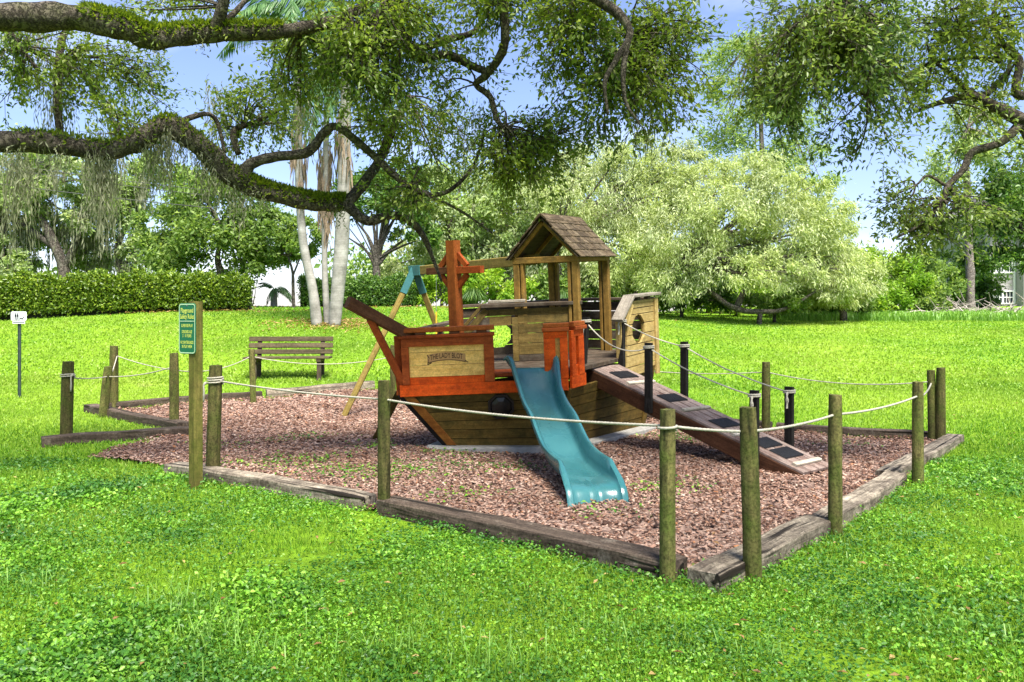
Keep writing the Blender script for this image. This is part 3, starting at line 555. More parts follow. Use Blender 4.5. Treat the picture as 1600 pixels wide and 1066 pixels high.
for s_ in (-1, 1):
    dn_ = unit(r3(s_*EU,0,EZ)-r3(0,0,RZ)); al = p3(ar,0)*(1 if s_ > 0 else -1); al = unit(al); nrm = unit(np.cross(al, -dn_))
    if nrm[2] < 0: nrm = -nrm; al = -al
    MB().slab([r3(s_*EU*.97,v0+.02,EZ+.012), r3(s_*EU*.97,v1-.02,EZ+.012), r3(0,v1-.02,RZ-.02), r3(0,v0+.02,RZ-.02)], nrm, .018).build('roof_deck', 'cap', rf)
    for r in range(courses):
        for k in range(ncol+1):
            vv = v0+(v1-v0)*(k+.5+(-.5 if r % 2 else 0))/ncol+random.uniform(-.006,.006)
            if vv < v0+.045 or vv > v1-.045:
                if r % 2 == 0 or k not in (0, ncol): 
                    if not (v0 < vv < v1): continue
                else: vv = v0+.06 if k == 0 else v1-.06
            p_ = r3(s_*EU, vv, EZ)+nrm*(.020)-dn_*(exp_*r-.01)+dn_*random.uniform(-.008,.008)
            if shm is None: so = sh.build('shingle', 'shingle', rf); shm = so.data
            else: so = link('shingle', shm, rf)
            tilt = unit(-dn_+nrm*-.085); nn = unit(np.cross(al, tilt)); nn = nn if nn[2] > 0 else -nn
            xa = np.cross(tilt, nn); mt = Matrix(((xa[0],tilt[0],nn[0],p_[0]+nn[0]*.014), (xa[1],tilt[1],nn[1],p_[1]+nn[1]*.014), (xa[2],tilt[2],nn[2],p_[2]+nn[2]*.014), (0,0,0,1)))
            so.matrix_local = mt @ Matrix.Rotation(random.uniform(-.015,.015), 4, 'Z') @ Matrix.Scale(random.uniform(.9,1.0), 4, (1,0,0))
for s_ in (-1, 1): MB().bar(r3(s_*.045,v0-.01,RZ+.012), r3(s_*.045,v1+.01,RZ+.012), .11, .018, unit(r3(s_*.6,0,.6)-r3(0,0,0)+V(0,0,0))).build('ridge_board', 'shingle', rf)
# mast with crossbar
mast = thing('mast', (0,0,0), 'red brown square mast with a braced crossbar', None); mast.parent = ship
mc = V(-.63,0); md = unit(V(.85,-.53)); mn = unit(V(-.53,-.85))
MB().bar(p3(mc,.98), p3(mc,2.61), .14, .14, p3(mn,0), .012).build('mast_post', 'mast', mast)
cbz = 2.24; off = p3(mn,0)*0.0
MB().bar(p3(mc-md*.40,cbz), p3(mc-md*.072,cbz), .09, .088).build('crossbar_arm', 'sprit', mast); MB().bar(p3(mc+md*.072,cbz), p3(mc+md*.42,cbz), .09, .088).build('crossbar_arm', 'redbrown', mast)
for s_ in (-1, 1):
    for q_ in (-1, 1): MB().bar(p3(mc+md*s_*.062,cbz+q_*.20), p3(mc+md*s_*.20,cbz+q_*.05), .07, .05, p3(mn,0)).build('brace', 'redbrown', mast)
# bowsprit
bow = thing('bowsprit', (0,0,0), 'dark brown beam rising from the bow with a slanting brace', None); bow.parent = ship
MB().bar(W(P(652,531,9.5)), W(P(543,472,8.9)), .10, .135, (0,0,1), .012).build('bowsprit_beam', 'sprit', bow)
MB().bar(W(P(632,603,9.44)), W(P(578,498,9.12)), .08, .10, (0,-1,0), .01).build('bowsprit_brace', 'redbrown', bow)
MB().bar(W(P(628,606,9.9)), W(V(-1.78,10.35,.03)), .09, .07, (0,-1,0)).build('support_leg', 'hull', ship)
# slide (swept section, then the rounded foot)
slp = spline([(0,1.03,0), (.04,1.02,0), (.09,.89,0), (.14,.75,0), (.22,.61,0), (.3,.525,0), (.4,.45,0), (.5,.325,0), (.6,.22,0), (.7,.18,0), (.8,.168,0), (.88,.168,0), (.945,.165,0), (.978,.12,0), (1.0,.012,0)], 60)
tp, ft = V(.215,9.48), V(.735,6.80)
sd = unit(ft-tp); sw = V(-sd[1], sd[0])*-1
prof = [(-.208,.165), (-.200,.075), (-.186,.025), (-.155,.003), (-.07,0), (-.045,.0), (-.035,0), (0,0), (.035,0), (.045,0), (.07,0), (.155,.003), (.186,.025), (.200,.075), (.208,.165), (.226,.182), (.250,.176), (.260,.145), (.252,.125), (.237,.14), (.218,.075), (.19,.012), (.145,-.014), (0,-.016), (-.145,-.014), (-.19,.012), (-.218,.075), (-.237,.14), (-.252,.125), (-.260,.145), (-.250,.176), (-.226,.182)]
sv, sf, k = [], [], len(prof)
for i, (t, z, _) in enumerate(slp):
    c_ = tp+(ft-tp)*t; flat = 1-np.clip((t-.86)/.1, 0, 1)*.82; hood = np.clip((.05-t)/.05, 0, 1)
    wid = 1+.26*np.clip((.16-t)/.16, 0, 1)**1.3+.05*np.clip((t-.85)/.1, 0, 1); nxt = slp[min(i+1, 59)]; prv = slp[max(i-1, 0)]
    dl = np.hypot((nxt[0]-prv[0])*2.73, nxt[1]-prv[1]); nh, nz = -(nxt[1]-prv[1])/dl, (nxt[0]-prv[0])*2.73/dl
    for (u, v) in prof:
        vv = v*(flat if v > 0 else 1)*(1-.35*hood if v > 0 else 1)
        if t > .84 and abs(u) < .05 and abs(u) > .03 and v == 0: vv -= .020
        if t > .84 and abs(u) == .07 : vv += .0
        q_ = V(*(c_+sw*u*wid), z)+np.append(sd*nh, nz)*vv; q_[2] = max(q_[2], .008); sv.append(W(q_))
for i in range(59): sf += [(i*k+j, i*k+(j+1) % k, (i+1)*k+(j+1) % k, (i+1)*k+j) for j in range(k)]
sf += [tuple(range(k)), tuple(59*k+j for j in range(k-1, -1, -1))]
slide = MB().add(sv, sf).build('slide', 'teal', ship, smooth=True); slide.data.set_sharp_from_angle(angle=math.radians(48)); slide['label'] = 'wavy teal plastic slide'
# ramp
ramp_ = thing('boarding_ramp', (0,0,0), 'sloping brown plank ramp with black grip mats and rope handrails', None); ramp_.parent = ship
S0, F0 = V(1.0,10.1,.985), V(2.86,7.9,.10); ru = F0-S0; ruh = unit(ru); rwv = unit(V(.764,.646,0)); rn = unit(np.cross(ruh, rwv)); rn = rn if rn[2] > 0 else -rn; RW = .60
rp = lambda t, w_, h=0: S0+ru*t+rwv*w_+rn*h
wd = lambda v: np.array(SM.to_3x3() @ Vector(v))
for s_, mt in ((.02,0), (RW-.02,0)): MB().bar(W(rp(-.03,s_,-.115)), W(rp(1.0,s_,-.115)), .04, .175, wd(rn), .006, cut1=.35).build('stringer', 'ramp_side', ramp_)
for i in range(4):
    w_ = (i+.5)*RW/4; MB().bar(W(rp(-.02,w_,-.012)), W(rp(1.012,w_,-.012)), RW/4-.016, .028, wd(rn), .004).build('plank', 'ramp_top', ramp_)
MB().bar(W(rp(1.0,.03,-.05)), W(rp(1.0,RW-.03,-.05)), .035, .05, wd(rn)).build('end_batten', 'ramp_side', ramp_)
for t in (.196,.484,.715,.965): MB().bar(W(rp(t,.05,.016)), W(rp(t,RW-.05,.016)), .055, .028, wd(rn)).build('cleat', 'cleat', ramp_)
for t in (.10,.365,.62,.80,.885):
    mm = MB().slab([W(rp(t-.034,.13,.003)), W(rp(t+.034,.13,.003)), W(rp(t+.034,RW-.13,.003)), W(rp(t-.034,RW-.13,.003))], wd(rn), .008)
    for q_ in np.linspace(.14, RW-.14, 13): mm.bar(W(rp(t-.034,q_,.014)), W(rp(t+.034,q_,.014)), .012, .01, wd(rn), .002)
    mm.build('grip_mat', 'mat', ramp_)
rails = {0: [], 1: []}
for t, zt, lean in ((.0,1.63,-.07), (.355,1.33,0), (.845,.87,0)):
    for s_ in (0, 1):
        bpt = rp(t, -.035 if s_ == 0 else RW+.035, -.17); bpt[2] = max(bpt[2], .03); tpt = bpt.copy(); tpt[2] = zt
        if lean and s_ == 0: bpt += -V(unit(ru[:2])[0], unit(ru[:2])[1], 0)*-lean*.0+V(-.05,.0,0)
        if t == 0 and s_ == 0: bpt[2] = .80
        MB().bar(W(bpt), W(tpt), .05, .095, wd(V(*unit(ru[:2]),0)), .005).build('handrail_post', 'blackwood', ramp_)
        rails[s_].append(tpt-V(0,0,.06))
def rope_pts(p, q, sag, n=60):
    t = np.linspace(0, 1, n)[:,None]; r = p*(1-t)+q*t; r[:,2] -= (4*sag*t*(1-t))[:,0]; return r
def rope_mb(pts, r=.011, n=9, tw=True, step=None):
    return MB().tube(pts, r, n, True, (2*math.pi*3/.075, .16) if tw else None)
def resample(pts, step):
    s_ = np.r_[0, np.cumsum(np.linalg.norm(np.diff(pts, axis=0), axis=1))]; m_ = max(4, int(s_[-1]/step)); t = np.linspace(0, s_[-1], m_)
    return np.stack([np.interp(t, s_, pts[:,i]) for i in range(3)], 1)
def coil(c, r, turns, pitch, n=14, ph=0):
    t = np.linspace(0, turns, int(n*turns)); return np.stack([c[0]+r*np.cos(t*2*np.pi+ph), c[1]+r*np.sin(t*2*np.pi+ph), c[2]+pitch*t], 1)
for s_ in (0, 1):
    pr = rails[s_]; mb = MB()
    for p, q_, sg in zip(pr[:-1], pr[1:], (.16 if s_ == 0 else .04, .05)): mb.tube(np.array([W(x) for x in resample(rope_pts(p, q_, sg), .02)]), .008, 6, True, (2*math.pi*3/.06, .14))
    for p in pr:
        mb.tube(np.array([W(x) for x in coil(p-V(0,0,.012), .06, 2, .018)]), .0095, 6)
        mb.tube(np.array([W(x) for x in spline([p+V(-.04,-.05,0), p+V(-.05,-.07,-.04), p+V(-.045,-.065,-.10), p+V(-.05,-.07,-.17)], 9)]), [.010,.013,.010,.010,.017,.017,.010,.010,.012], 6) if p is not pr[1] else None
    mb.build('handrail_rope', 'rope', ramp_)
# swing frame
sw_ = thing('swing_frame', (0,0,0), 'pale timber swing beam on an A-frame with a teal bracket', None); sw_.parent = ship
bl_, br_ = V(-1.55,13.1,2.40), V(.35,10.95,2.43)
MB().bar(W(bl_), W(br_), .09, .145, (0,0,1), .01).build('swing_beam', 'swing', sw_)
ap = bl_+V(-.06,.05,.0)
for f_ in (V(-2.72,12.75,.0), V(-.75,13.8,.08)):
    f_[2] = float(gz(f_[0], f_[1]))-.05
    MB().bar(W(f_), W(ap+V(0,0,.02)+(f_-ap)*.03), .09, .09, (0,-1,0), .008).build('swing_leg', 'swing', sw_)
    MB().bar(W(ap+(f_-ap)*.155), W(ap+V(0,0,.03)), .115, .115, (0,-1,0), .006).build('bracket_socket', 'teal_metal', sw_)
MB().bar(W(ap+V(-.06,.06,0)), W(bl_+unit(br_-bl_)*.12), .125, .165, (0,0,1), .004).build('bracket', 'teal_metal', sw_)
bd = br_-bl_
for t in (.18, .39):
    p = bl_+bd*t; q_ = V(p[0], p[1], .72); MB().tube(np.array([W(p), W(p-V(0,0,.8)), W(q_)]), .004, 5).build('swing_chain', 'steel', sw_); MB().tube(np.array([W(V(p[0],p[1],1.72)), W(q_+V(0,0,.3)), W(q_)]), .013, 6).build('chain_sleeve', 'chain', sw_)
p, q_ = bl_+bd*.18, bl_+bd*.39
MB().bar(W(V(p[0],p[1],.71)), W(V(q_[0],q_[1],.71)), .15, .02).build('swing_seat', 'chain', sw_)
# concrete pad under the hull
pad_o = [V(-1.03,9.62), V(-1.02,9.50), V(-.90,9.42), V(.72,9.46), V(2.04,11.25), V(1.95,11.55), V(.8,12.15), V(-.55,11.3)]
cp = MB(); k = len(pad_o)
tilt = lambda p, z: V(p[0], p[1], z)
cp.slab([tilt(p, -.1) for p in pad_o], (0,0,1), .185, .012)
tag(cp.build('concrete_pad', 'concrete'), 'low pale concrete pad under the ship hull', 'pad')

# ------------------------------------------------------------------ timbers round the bed
def timber(p0, p1, w, h, mat, label, dz=0):
    """old tie: rounded uneven section, sunk a little into the ground"""
    p0 = V(*p0, 0); p1 = V(*p1, 0); n = 14; d = unit(p1-p0); s_ = V(d[1], -d[0], 0); mb = MB(); v, g = [], []
    sec = [(-.5,0), (.5,0), (.5,.5), (.497,.93), (.46,1.0), (.15,1.0), (-.15,.995), (-.46,1.0), (-.497,.93), (-.5,.5)]; ln = np.linalg.norm(p1-p0)
    for i in range(n+1):
        t = i/n; c_ = p0+(p1-p0)*t; zb = float(gz(c_[0], c_[1]))-.05+dz
        for j, (a_, b_) in enumerate(sec):
            j1 = rng.normal(0, .0022, 3); e = .985 if i in (0, n) else 1
            v.append(c_+s_*(a_*w*e)+V(0,0,zb+b_*(h+.05)*(e if b_ > .9 else 1))+j1*(1 if b_ > .3 else .2)); g.append((t*ln, a_*w, b_*h))
    k = len(sec); f = [(i*k+j, i*k+(j+1) % k, (i+1)*k+(j+1) % k, (i+1)*k+j) for i in range(n) for j in range(k)]+[tuple(range(k-1, -1, -1)), tuple(n*k+j for j in range(k))]
    mb.add(v, f, g); c_ = (p0+p1)/2; c_[2] = float(gz(c_[0], c_[1]))
    o = mb.build('landscape_timber', mat, org=c_); o.location = c_
    return tag(o, label, 'timber', 'timbers edging the mulch bed')
timber((-3.55,8.32), (-1.22,6.78), .20, .115, 'tie', 'weathered edging timber running from behind the green sign post')
timber((-1.05,6.66), (1.04,4.93), .21, .13, 'tie_dark', 'long dark edging timber along the bed below the slide')
timber((1.14,4.74), (2.32,6.0), .22, .12, 'tie', 'thick grey split timber forming the bed corner')
timber((2.36,6.02), (3.72,7.72), .20, .115, 'tie', 'cracked grey edging timber in the middle of the side facing the open lawn')
timber((3.66,7.80), (5.68,10.2), .20, .11, 'tie', 'grey edging timber reaching the far corner with the paired posts')
timber((5.60,10.34), (3.75,11.28), .16, .11, 'tie_dark', 'thin dark edging timber starting at the paired posts')
timber((3.68,11.33), (1.7,12.75), .16, .11, 'tie_dark', 'dark edging timber behind the boarding ramp')
timber((-5.92,10.02), (-4.35,11.0), .20, .125, 'tie_dark', 'dark timber lying alone on the grass beside the roped post')
timber((-7.05,13.3), (-4.72,11.45), .20, .125, 'tie_dark', 'dark timber running from the leaning post to the bed')
timber((-6.9,13.45), (-4.62,14.7), .17, .12, 'tie_dark', 'brown edging timber in front of the park bench')
timber((-4.55,14.75), (-2.7,15.55), .17, .14, 'tie', 'pale grey edging timber between bench and swing leg')

# ------------------------------------------------------------------ posts and ropes
def post(p, h, dia, label, lean=(0,0)):
    b_ = V(*p, float(gz(*p))); pts = spline([b_-V(0,0,.12), b_+V(lean[0]*.5,lean[1]*.5,h*.5), b_+V(lean[0],lean[1],h)], 7); n = 16
    r = dia/2*np.array([1.03,1.02,1.0,1.0,.99,.98,.97]); mb = MB().tube(pts, r, n)
    v = mb.v[0]; v += rng.normal(0, dia*.008, v.shape); top = pts[-1]; v[-n:] = top+(v[-n:]-top)*V(.94,.94,1)
    for i in range(n): v[-n+i][2] = top[2]+rng.normal(0,.003)
    g = mb.g[0]; o = mb.build('rope_post', 'fence', org=b_, smooth=True); o.location = b_
    for q_ in o.data.polygons:
        if len(q_.vertices) > 4: q_.use_smooth = False
    try: o.data.set_sharp_from_angle(angle=math.radians(40))
    except Exception: pass
    tag(o, label, 'post', 'round posts of the rope barrier'); return top
PD = {}
for key, px, py, top, wpx, lab, lean in (
    ('lone', 103, 690, 565, 18, 'round wooden post standing in the grass behind the lone timber', (.03,0)),
    ('lean', 160, 652, 573, 13.5, 'short leaning wooden post at the end of a dark timber', (.10,0)),
    ('tall', 178, 640, 541, 13, 'upright wooden post behind the leaning post', (0,0)),
    ('inner', 272, 668, 552, 14, 'wooden post where two dark timbers meet', (0,0)),
    ('tied', 332, 745, 571, 21, 'mossy post with knotted rope beside the green sign', (.035,0)),
    ('mid', 600, 803, 595, 20, 'green stained post in front of the bowsprit', (0,0)),
    ('corner', 1043, 912, 640, 25, 'thick mossy post on the dark timber at the bed corner', (0,0)),
    ('split', 1177, 908, 637, 28, 'thickest mossy post beside the split corner timber', (-.035,0)),
    ('foot', 1305, 838, 618, 21, 'mossy post beyond the foot of the boarding ramp', (0,0)),
    ('side', 1434, 757, 597, 17, 'post beside the grey timber facing the open lawn', (0,0)),
    ('pair', 1457, 692, 579, 12.5, 'darker leaning post of the pair at the far corner', (-.02,0)),
    ('pair2', 1470, 693, 575, 14, 'upright post of the pair at the far corner', (0,0)),
    ('back', 1197, 676, 566, 13, 'wooden post behind the boarding ramp on the lawn edge', (0,0)),
    ('bench', 396, 632, 546, 9.5, 'slim wooden post in front of the park bench', (-.03,0)),
    ('far', 614, 628, 540, 9, 'slim wooden post behind the ship bow', (0,0))):
    g_ = on_ground(px, py); hh = (py-top)*g_[1]/F; PD[key] = (g_, post(g_[:2], hh, wpx*g_[1]/F, lab, lean), wpx*g_[1]/F)
def hang(key, f): g_, t, d = PD[key]; return V(*(g_[:2]*(1-f)+t[:2]*f), g_[2]+(t[2]-g_[2])*f)
def rope(pts_list, sags, label, r=.0088, mat='rope', ties=(), tails=()):
    mb = MB(); p0 = np.asarray(pts_list[0])
    allp = np.concatenate([rope_pts(np.asarray(p), np.asarray(q_), s_) for p, q_, s_ in zip(pts_list[:-1], pts_list[1:], sags)])
    allp = allp[np.r_[True, np.linalg.norm(np.diff(allp, axis=0), axis=1) > 1e-4]]
    st = .010 if p0[1] < 9 else .03
    mb.tube(resample(allp, st), r, 9 if st < .02 else 6, True, (2*math.pi*3/.075, .17))
    for (c_, rad, turns) in ties: mb.tube(coil(np.asarray(c_)-V(0,0,.02), rad, turns, .024, 20), r, 8)
    for c_, ln in tails:
        c_ = np.asarray(c_); mb.tube(spline([c_, c_+V(-.02,-.02,-.03), c_+V(-.015,-.03,-ln*.5), c_+V(-.025,-.02,-ln)], 14), np.array([1.2,1.6,1.9,1.6,1.2,1,1,1,1.1,1.1,1.5,1.5,1.2,1.3])*r, 7)
    o = mb.build('barrier_rope', mat, org=p0, smooth=True); o.location = p0
    return tag(o, label, 'rope', 'ropes strung between the posts')
side_ = lambda key, f, dx, dy=0: hang(key, f)+V(dx*PD[key][2]/2, dy*PD[key][2]/2, 0)
rope([side_('tied',.86,.9,-.5), hang('mid',.86)], [.02], 'white twisted rope from the green sign to the post before the bowsprit', ties=[(hang('tied',.85), PD['tied'][2]/2+.008, 3)], tails=[(side_('tied',.85,-1.2,-.3), .2)])
rope([hang('mid',.86), hang('corner',.905)], [.035], 'white twisted rope crossing in front of the slide')
rope([hang('corner',.905), hang('split',.86)], [.008], 'short taut rope between the two thickest posts at the bed corner', ties=[(hang('corner',.90), PD['corner'][2]/2+.006, 1)])
rope([hang('split',.86), hang('foot',.86)], [.02], 'white rope from the thickest post past the foot of the ramp')
rope([hang('foot',.86), hang('side',.86), hang('pair',.82)], [.03,.05], 'rope sagging along the side facing the open lawn')
rope([side_('pair',.84,-.9,0), hang('back',.86), hang('back',.86)+V(-2.2,1.7,.02)], [.09,.08], 'thin dirty rope strung along the edge behind the ramp', .0075, 'rope_dirty')
rope([side_('lone',.80,.8,-.6), hang('lean',.80), side_('inner',.80,-.9,-.3)], [.02,.04], 'rope from the lone post past the leaning post', .0085, ties=[(hang('lone',.82), PD['lone'][2]/2+.008, 2)], tails=[(side_('lone',.84,1.2,-.4), .22)])
rope([side_('tall',.84,.9,-.3), side_('lean',.84,.7,.3)], [.01], 'short slanting rope between the upright and the leaning post', .008, ties=[])
rope([side_('tall',.84,.9,0), hang('inner',.76)+V(0,.1,.0), side_('bench',.86,-.7,0)], [.03,.10], 'rope passing behind the sign towards the bench', .0075)
rope([side_('bench',.86,.7,0), hang('far',.80)], [.13], 'rope hanging across the seat of the park bench', .0075)

# ------------------------------------------------------------------ signs
gp = on_ground(306, 764); sgn = thing('playground_sign', gp, 'green playground safety rules sign on a square mossy timber post', 'sign')
fx = unit(V(.85,-.53,0)); fn = unit(V(-.53,-.85,0)); SZ = lambda py: CH-(py-HY)*gp[1]/F-gp[2]
ptop = SZ(471); pm = MB().bar(V(0,0,-.15), V(0,0,ptop), .095, .095, fn, .008); pm.build('post', 'signpost', sgn)
sc = fn*.055+fx*(-.048); sw2, sh2 = .25, (SZ(474)-SZ(553)); scz = (SZ(474)+SZ(553))/2
def rrect(w, h, r, n=5):
    out = []
    for cx_, cy_, s_ in ((w/2-r,h/2-r,0), (-w/2+r,h/2-r,1), (-w/2+r,-h/2+r,2), (w/2-r,-h/2+r,3)):
        for i in range(n+1): t = (s_+i/n)*np.pi/2; out.append((cx_+r*np.cos(t), cy_+r*np.sin(t)))
    return out
def plate(pl, w, h, r, t, name, mat, par, d0=0): return MB().slab([pl(x, y, d0) for x, y in rrect(w, h, r)], pl(0,0,1)-pl(0,0,0), t, .0015).build(name, mat, par)
def sgp(x, y, h): return sc+fx*x+V(0,0,scz+y)+fn*h
def frame_strip(pl, w, h, r, t, d, name, mat, par):
    o_, i_ = rrect(w, h, r), rrect(w-2*t, h-2*t, r-t*.8); k = len(o_)
    return MB().add([pl(x, y, d) for x, y in o_]+[pl(x, y, d) for x, y in i_], [(i, (i+1) % k, k+(i+1) % k, k+i) for i in range(k)]).build(name, mat, par)
plate(sgp, sw2, sh2, .035, .005, 'sign_panel', 'signgreen', sgn); frame_strip(sgp, sw2-.012, sh2-.012, .03, .009, .0065, 'sign_border', 'signpale', sgn)
text_part([('Playground', .064, 0, sh2*.355, .185), ('Safety Rules', .064, 0, sh2*.235, .205), ('SUPERVISE PLAY', .04, 0, sh2*.055, .17), ('DESIGNED AGE', .04, 0, -sh2*.065, .15), ('2 - 10 YEARS', .04, 0, -sh2*.145, .13), ('NO SKATEBOARDS', .04, 0, -sh2*.275, .19), ('IN PLAY AREA', .04, 0, -sh2*.355, .15)], 'signyellow', sgn, sgp, thick=.0065)
MB().bar(sgp(-.105,sh2*.145,.007), sgp(.105,sh2*.145,.007), .002, .006, V(0,0,1), .0005).build('divider_line', 'signpale', sgn)
MB().tube(np.array([sgp(0,sh2*.45,.004), sgp(0,sh2*.45,.010)]), .006, 8).build('screw', 'steel', sgn)
gp2 = on_ground(31, 622); dog = thing('dog_walking_sign', gp2, 'small white sign with walkers and dog on a thin steel post', 'sign')
S2 = lambda py: CH-(py-HY)*gp2[1]/F-gp2[2]
dm = MB().bar(V(0,0,-.2), V(0,0,S2(490)), .05, .012, (0,1,0), .002); dm.bar(V(-.022,-.013,-.2), V(-.022,-.013,S2(490)), .008, .02, (0,1,0), .002); dm.bar(V(.022,-.013,-.2), V(.022,-.013,S2(490)), .008, .02, (0,1,0), .002); dm.build('post', 'greensteel', dog)
w2 = 24.5*gp2[1]/F; z2 = lambda py: S2(py)
def dg(cx_, cz_): return lambda x, y, h: V(cx_+x, -.03-h, cz_+y)
zc = (z2(487)+z2(501.5))/2; plate(dg(0,zc), w2, z2(487)-z2(501.5), .03, .005, 'sign_panel', 'signwhite', dog)
plate(dg(0,(z2(502.3)+z2(506))/2), w2*.8, z2(502.3)-z2(506), .006, .005, 'sign_panel', 'signwhite', dog)
ic = dg(0, zc); im = MB(); hh = z2(487)-z2(501.5)
def blob(pts): im.add([ic(x*w2, y*hh, .0065) for x, y in pts], [tuple(range(len(pts)))])
for ox in (-.2, -.06):
    blob([(ox-.055,.22), (ox+.05,.22), (ox+.06,-.05), (ox-.06,-.05)]); blob([(ox-.05,-.05), (ox-.005,-.05), (ox-.02,-.46), (ox-.06,-.46)]); blob([(ox+.005,-.05), (ox+.05,-.05), (ox+.06,-.46), (ox+.02,-.46)])
    blob([(ox+.03*np.cos(t), .34+.09*np.sin(t)) for t in np.arange(8)*np.pi/4])
blob([(.05,-.2), (.24,-.2), (.30,-.05), (.36,-.08), (.30,-.2), (.26,-.32), (.05,-.32)])
for x in (.07, .23): blob([(x-.015,-.32), (x+.015,-.32), (x+.015,-.46), (x-.015,-.46)])
im.build('pictogram', 'signink', dog)
pm2 = MB()
for yy in (.0,): pm2.add([dg(0,0)(x, z, .0065) for x, z in ((-w2*.36,z2(503.6)), (w2*.36,z2(503.6)), (w2*.36,z2(504.7)), (-w2*.36,z2(504.7)))], [(0,3,2,1)])
pm2.build('caption_line', 'signink', dog)

# ------------------------------------------------------------------ bench
bc = on_ground(451, 591); bench = thing('park_bench', bc, 'weathered wooden park bench with slatted back standing on the lawn', 'bench', rot=(0,0,math.radians(4)))
bw = 131*bc[1]/F; sc_ = 65*bc[1]/F/.86
for z, h in ((.80,.10), (.665,.10), (.535,.095)):
    y_ = .20+(z-.45)*.22; MB().bar(V(-bw/2,y_,z*sc_), V(bw/2,y_,z*sc_), .035, h*sc_, V(0,.2,1), .006).build('back_slat', 'bench', bench)
for i in range(4): MB().bar(V(-bw/2,-.22+i*.115,.425*sc_), V(bw/2,-.22+i*.115,.425*sc_), .10, .036, ch=.006).build('seat_slat', 'bench', bench)
for s_ in (-1, 1):
    x = s_*bw*.375
    MB().bar(V(x,.225,.36*sc_), V(x,.315,.84*sc_), .085, .06, (0,1,0)).build('back_support', 'cap', bench)
    MB().bar(V(x,-.26,.375*sc_), V(x,.24,.375*sc_), .10, .06).build('seat_bearer', 'bench', bench)
    for y_ in (-.18, .2): MB().bar(V(x,y_,-.1), V(x,y_,.345*sc_), .085, .085, (0,1,0)).build('leg', 'cap', bench)

# ------------------------------------------------------------------ the two live oaks whose limbs hang over the place
def limb_pts(data, n=None):
    a_ = np.array([np.append(P(px, py, D), r*D/F*.86) for px, py, D, r in data]); return spline(a_, n or 7*len(data))
def rough_tube(mb, c, n=12, amp=.07):
    v0_ = len(mb.v); mb.tube(c[:,:3], np.maximum(c[:,3], .004), n); v = mb.v[v0_]; m_ = len(c)
    k = v.reshape(m_, n, 3); ph = rng.uniform(0, 6.28, 4); s_ = np.arange(m_)[:,None]*.55; t = np.arange(n)[None]*2*np.pi/n
    w = 1+amp*(np.sin(s_*1.3+2*t+ph[0])+.7*np.sin(s_*2.9-3*t+ph[1])+rng.normal(0,.45,(m_,n)))
    k[:] = c[:,None,:3]+(k-c[:,None,:3])*w[...,None]
class Sprays:
    """leafy sprays: branches from an anchor into a clump, twigs on them, leaves along the twigs"""
    def __init__(s): s.tw = MB(); s.lv = []
    def spray(s, anchor, c, r, nb, leaf_len=.062, per=17, twigs=7, tl=.36, droop=.25):
        c, r, anchor = np.asarray(c), np.asarray(r), np.asarray(anchor)
        for _ in range(max(3, int(nb*.68))):
            tgt = c+rdir(1)[0]*r*rng.uniform(.25,1.0)**.5; mid_ = anchor*.45+tgt*.55+rng.normal(0,.14,3)+V(0,0,.12)
            t = np.linspace(0, 1, 7)[:,None]; br_ = anchor*(1-t)**2+2*mid_*t*(1-t)+tgt*t*t
            s.tw.tube(br_, np.linspace(.011, .0035, 7), 4, False)
            for _ in range(twigs):
                k = rng.uniform(.3, 1.0); p = anchor*(1-k)**2+2*mid_*k*(1-k)+tgt*k*k
                d = unit(rdir(1)[0]+unit(tgt-anchor)*.6+V(0,0,-droop)); ln = tl*rng.uniform(.6,1.3); q_ = p+d*ln
                s.tw.tube(np.array([p, (p+q_)/2+rng.normal(0,.02,3), q_]), [.0035,.0028,.0018], 3, False)
                n = int(per*rng.uniform(.7,1.3)); u = rng.uniform(.12,1.05,n)[:,None]
                pos = p+(q_-p)*u+rng.normal(0,.035,(n,3)); dr = rdir(n)*.9+d*.7+V(0,0,-.25)
                L_ = leaf_len*rng.uniform(.65,1.25,n); s.lv.append(leaves_v(pos, L_, L_*rng.uniform(.36,.5,n), dr, rdir(n)+V(0,0,1.0)))
def moss_strands(tops, lens, w=.012, n_seg=6, spread=.03):
    """hanging ribbons: each a chain of narrow crossed faces drawn as leaf quads"""
    out = []
    for p, ln in zip(tops, lens):
        k = n_seg; z = np.linspace(0, 1, k+1); x = np.cumsum(rng.normal(0, spread, (k+1,2)), 0)*.5
        pts = np.column_stack([p[0]+x[:,0], p[1]+x[:,1], p[2]-z*ln])
        d = np.diff(pts, axis=0); out.append(leaves_v(pts[:-1], np.linalg.norm(d, axis=1)*1.15, w*rng.uniform(.6,1.4,k), d, rdir(k), .1))
    return np.concatenate(out)
def overhead(n, lo, hi, size):
    p = rng.uniform(lo, hi, (n*3,3)); cl = rng.uniform(lo, hi, (260,3)); p = cl[rng.integers(0,260,n*3)]+rng.normal(0,.42,(n*3,3))*V(1,1,.6)
    p = p[p[:,2] > CH+.42*np.maximum(p[:,1],0)+.45][:n]; m_ = len(p); L_ = size*rng.uniform(.7,1.3,m_)
    return leaves_v(p, L_, L_*.5, rdir(m_)+V(0,0,-.2), rdir(m_)+V(0,0,1.2))

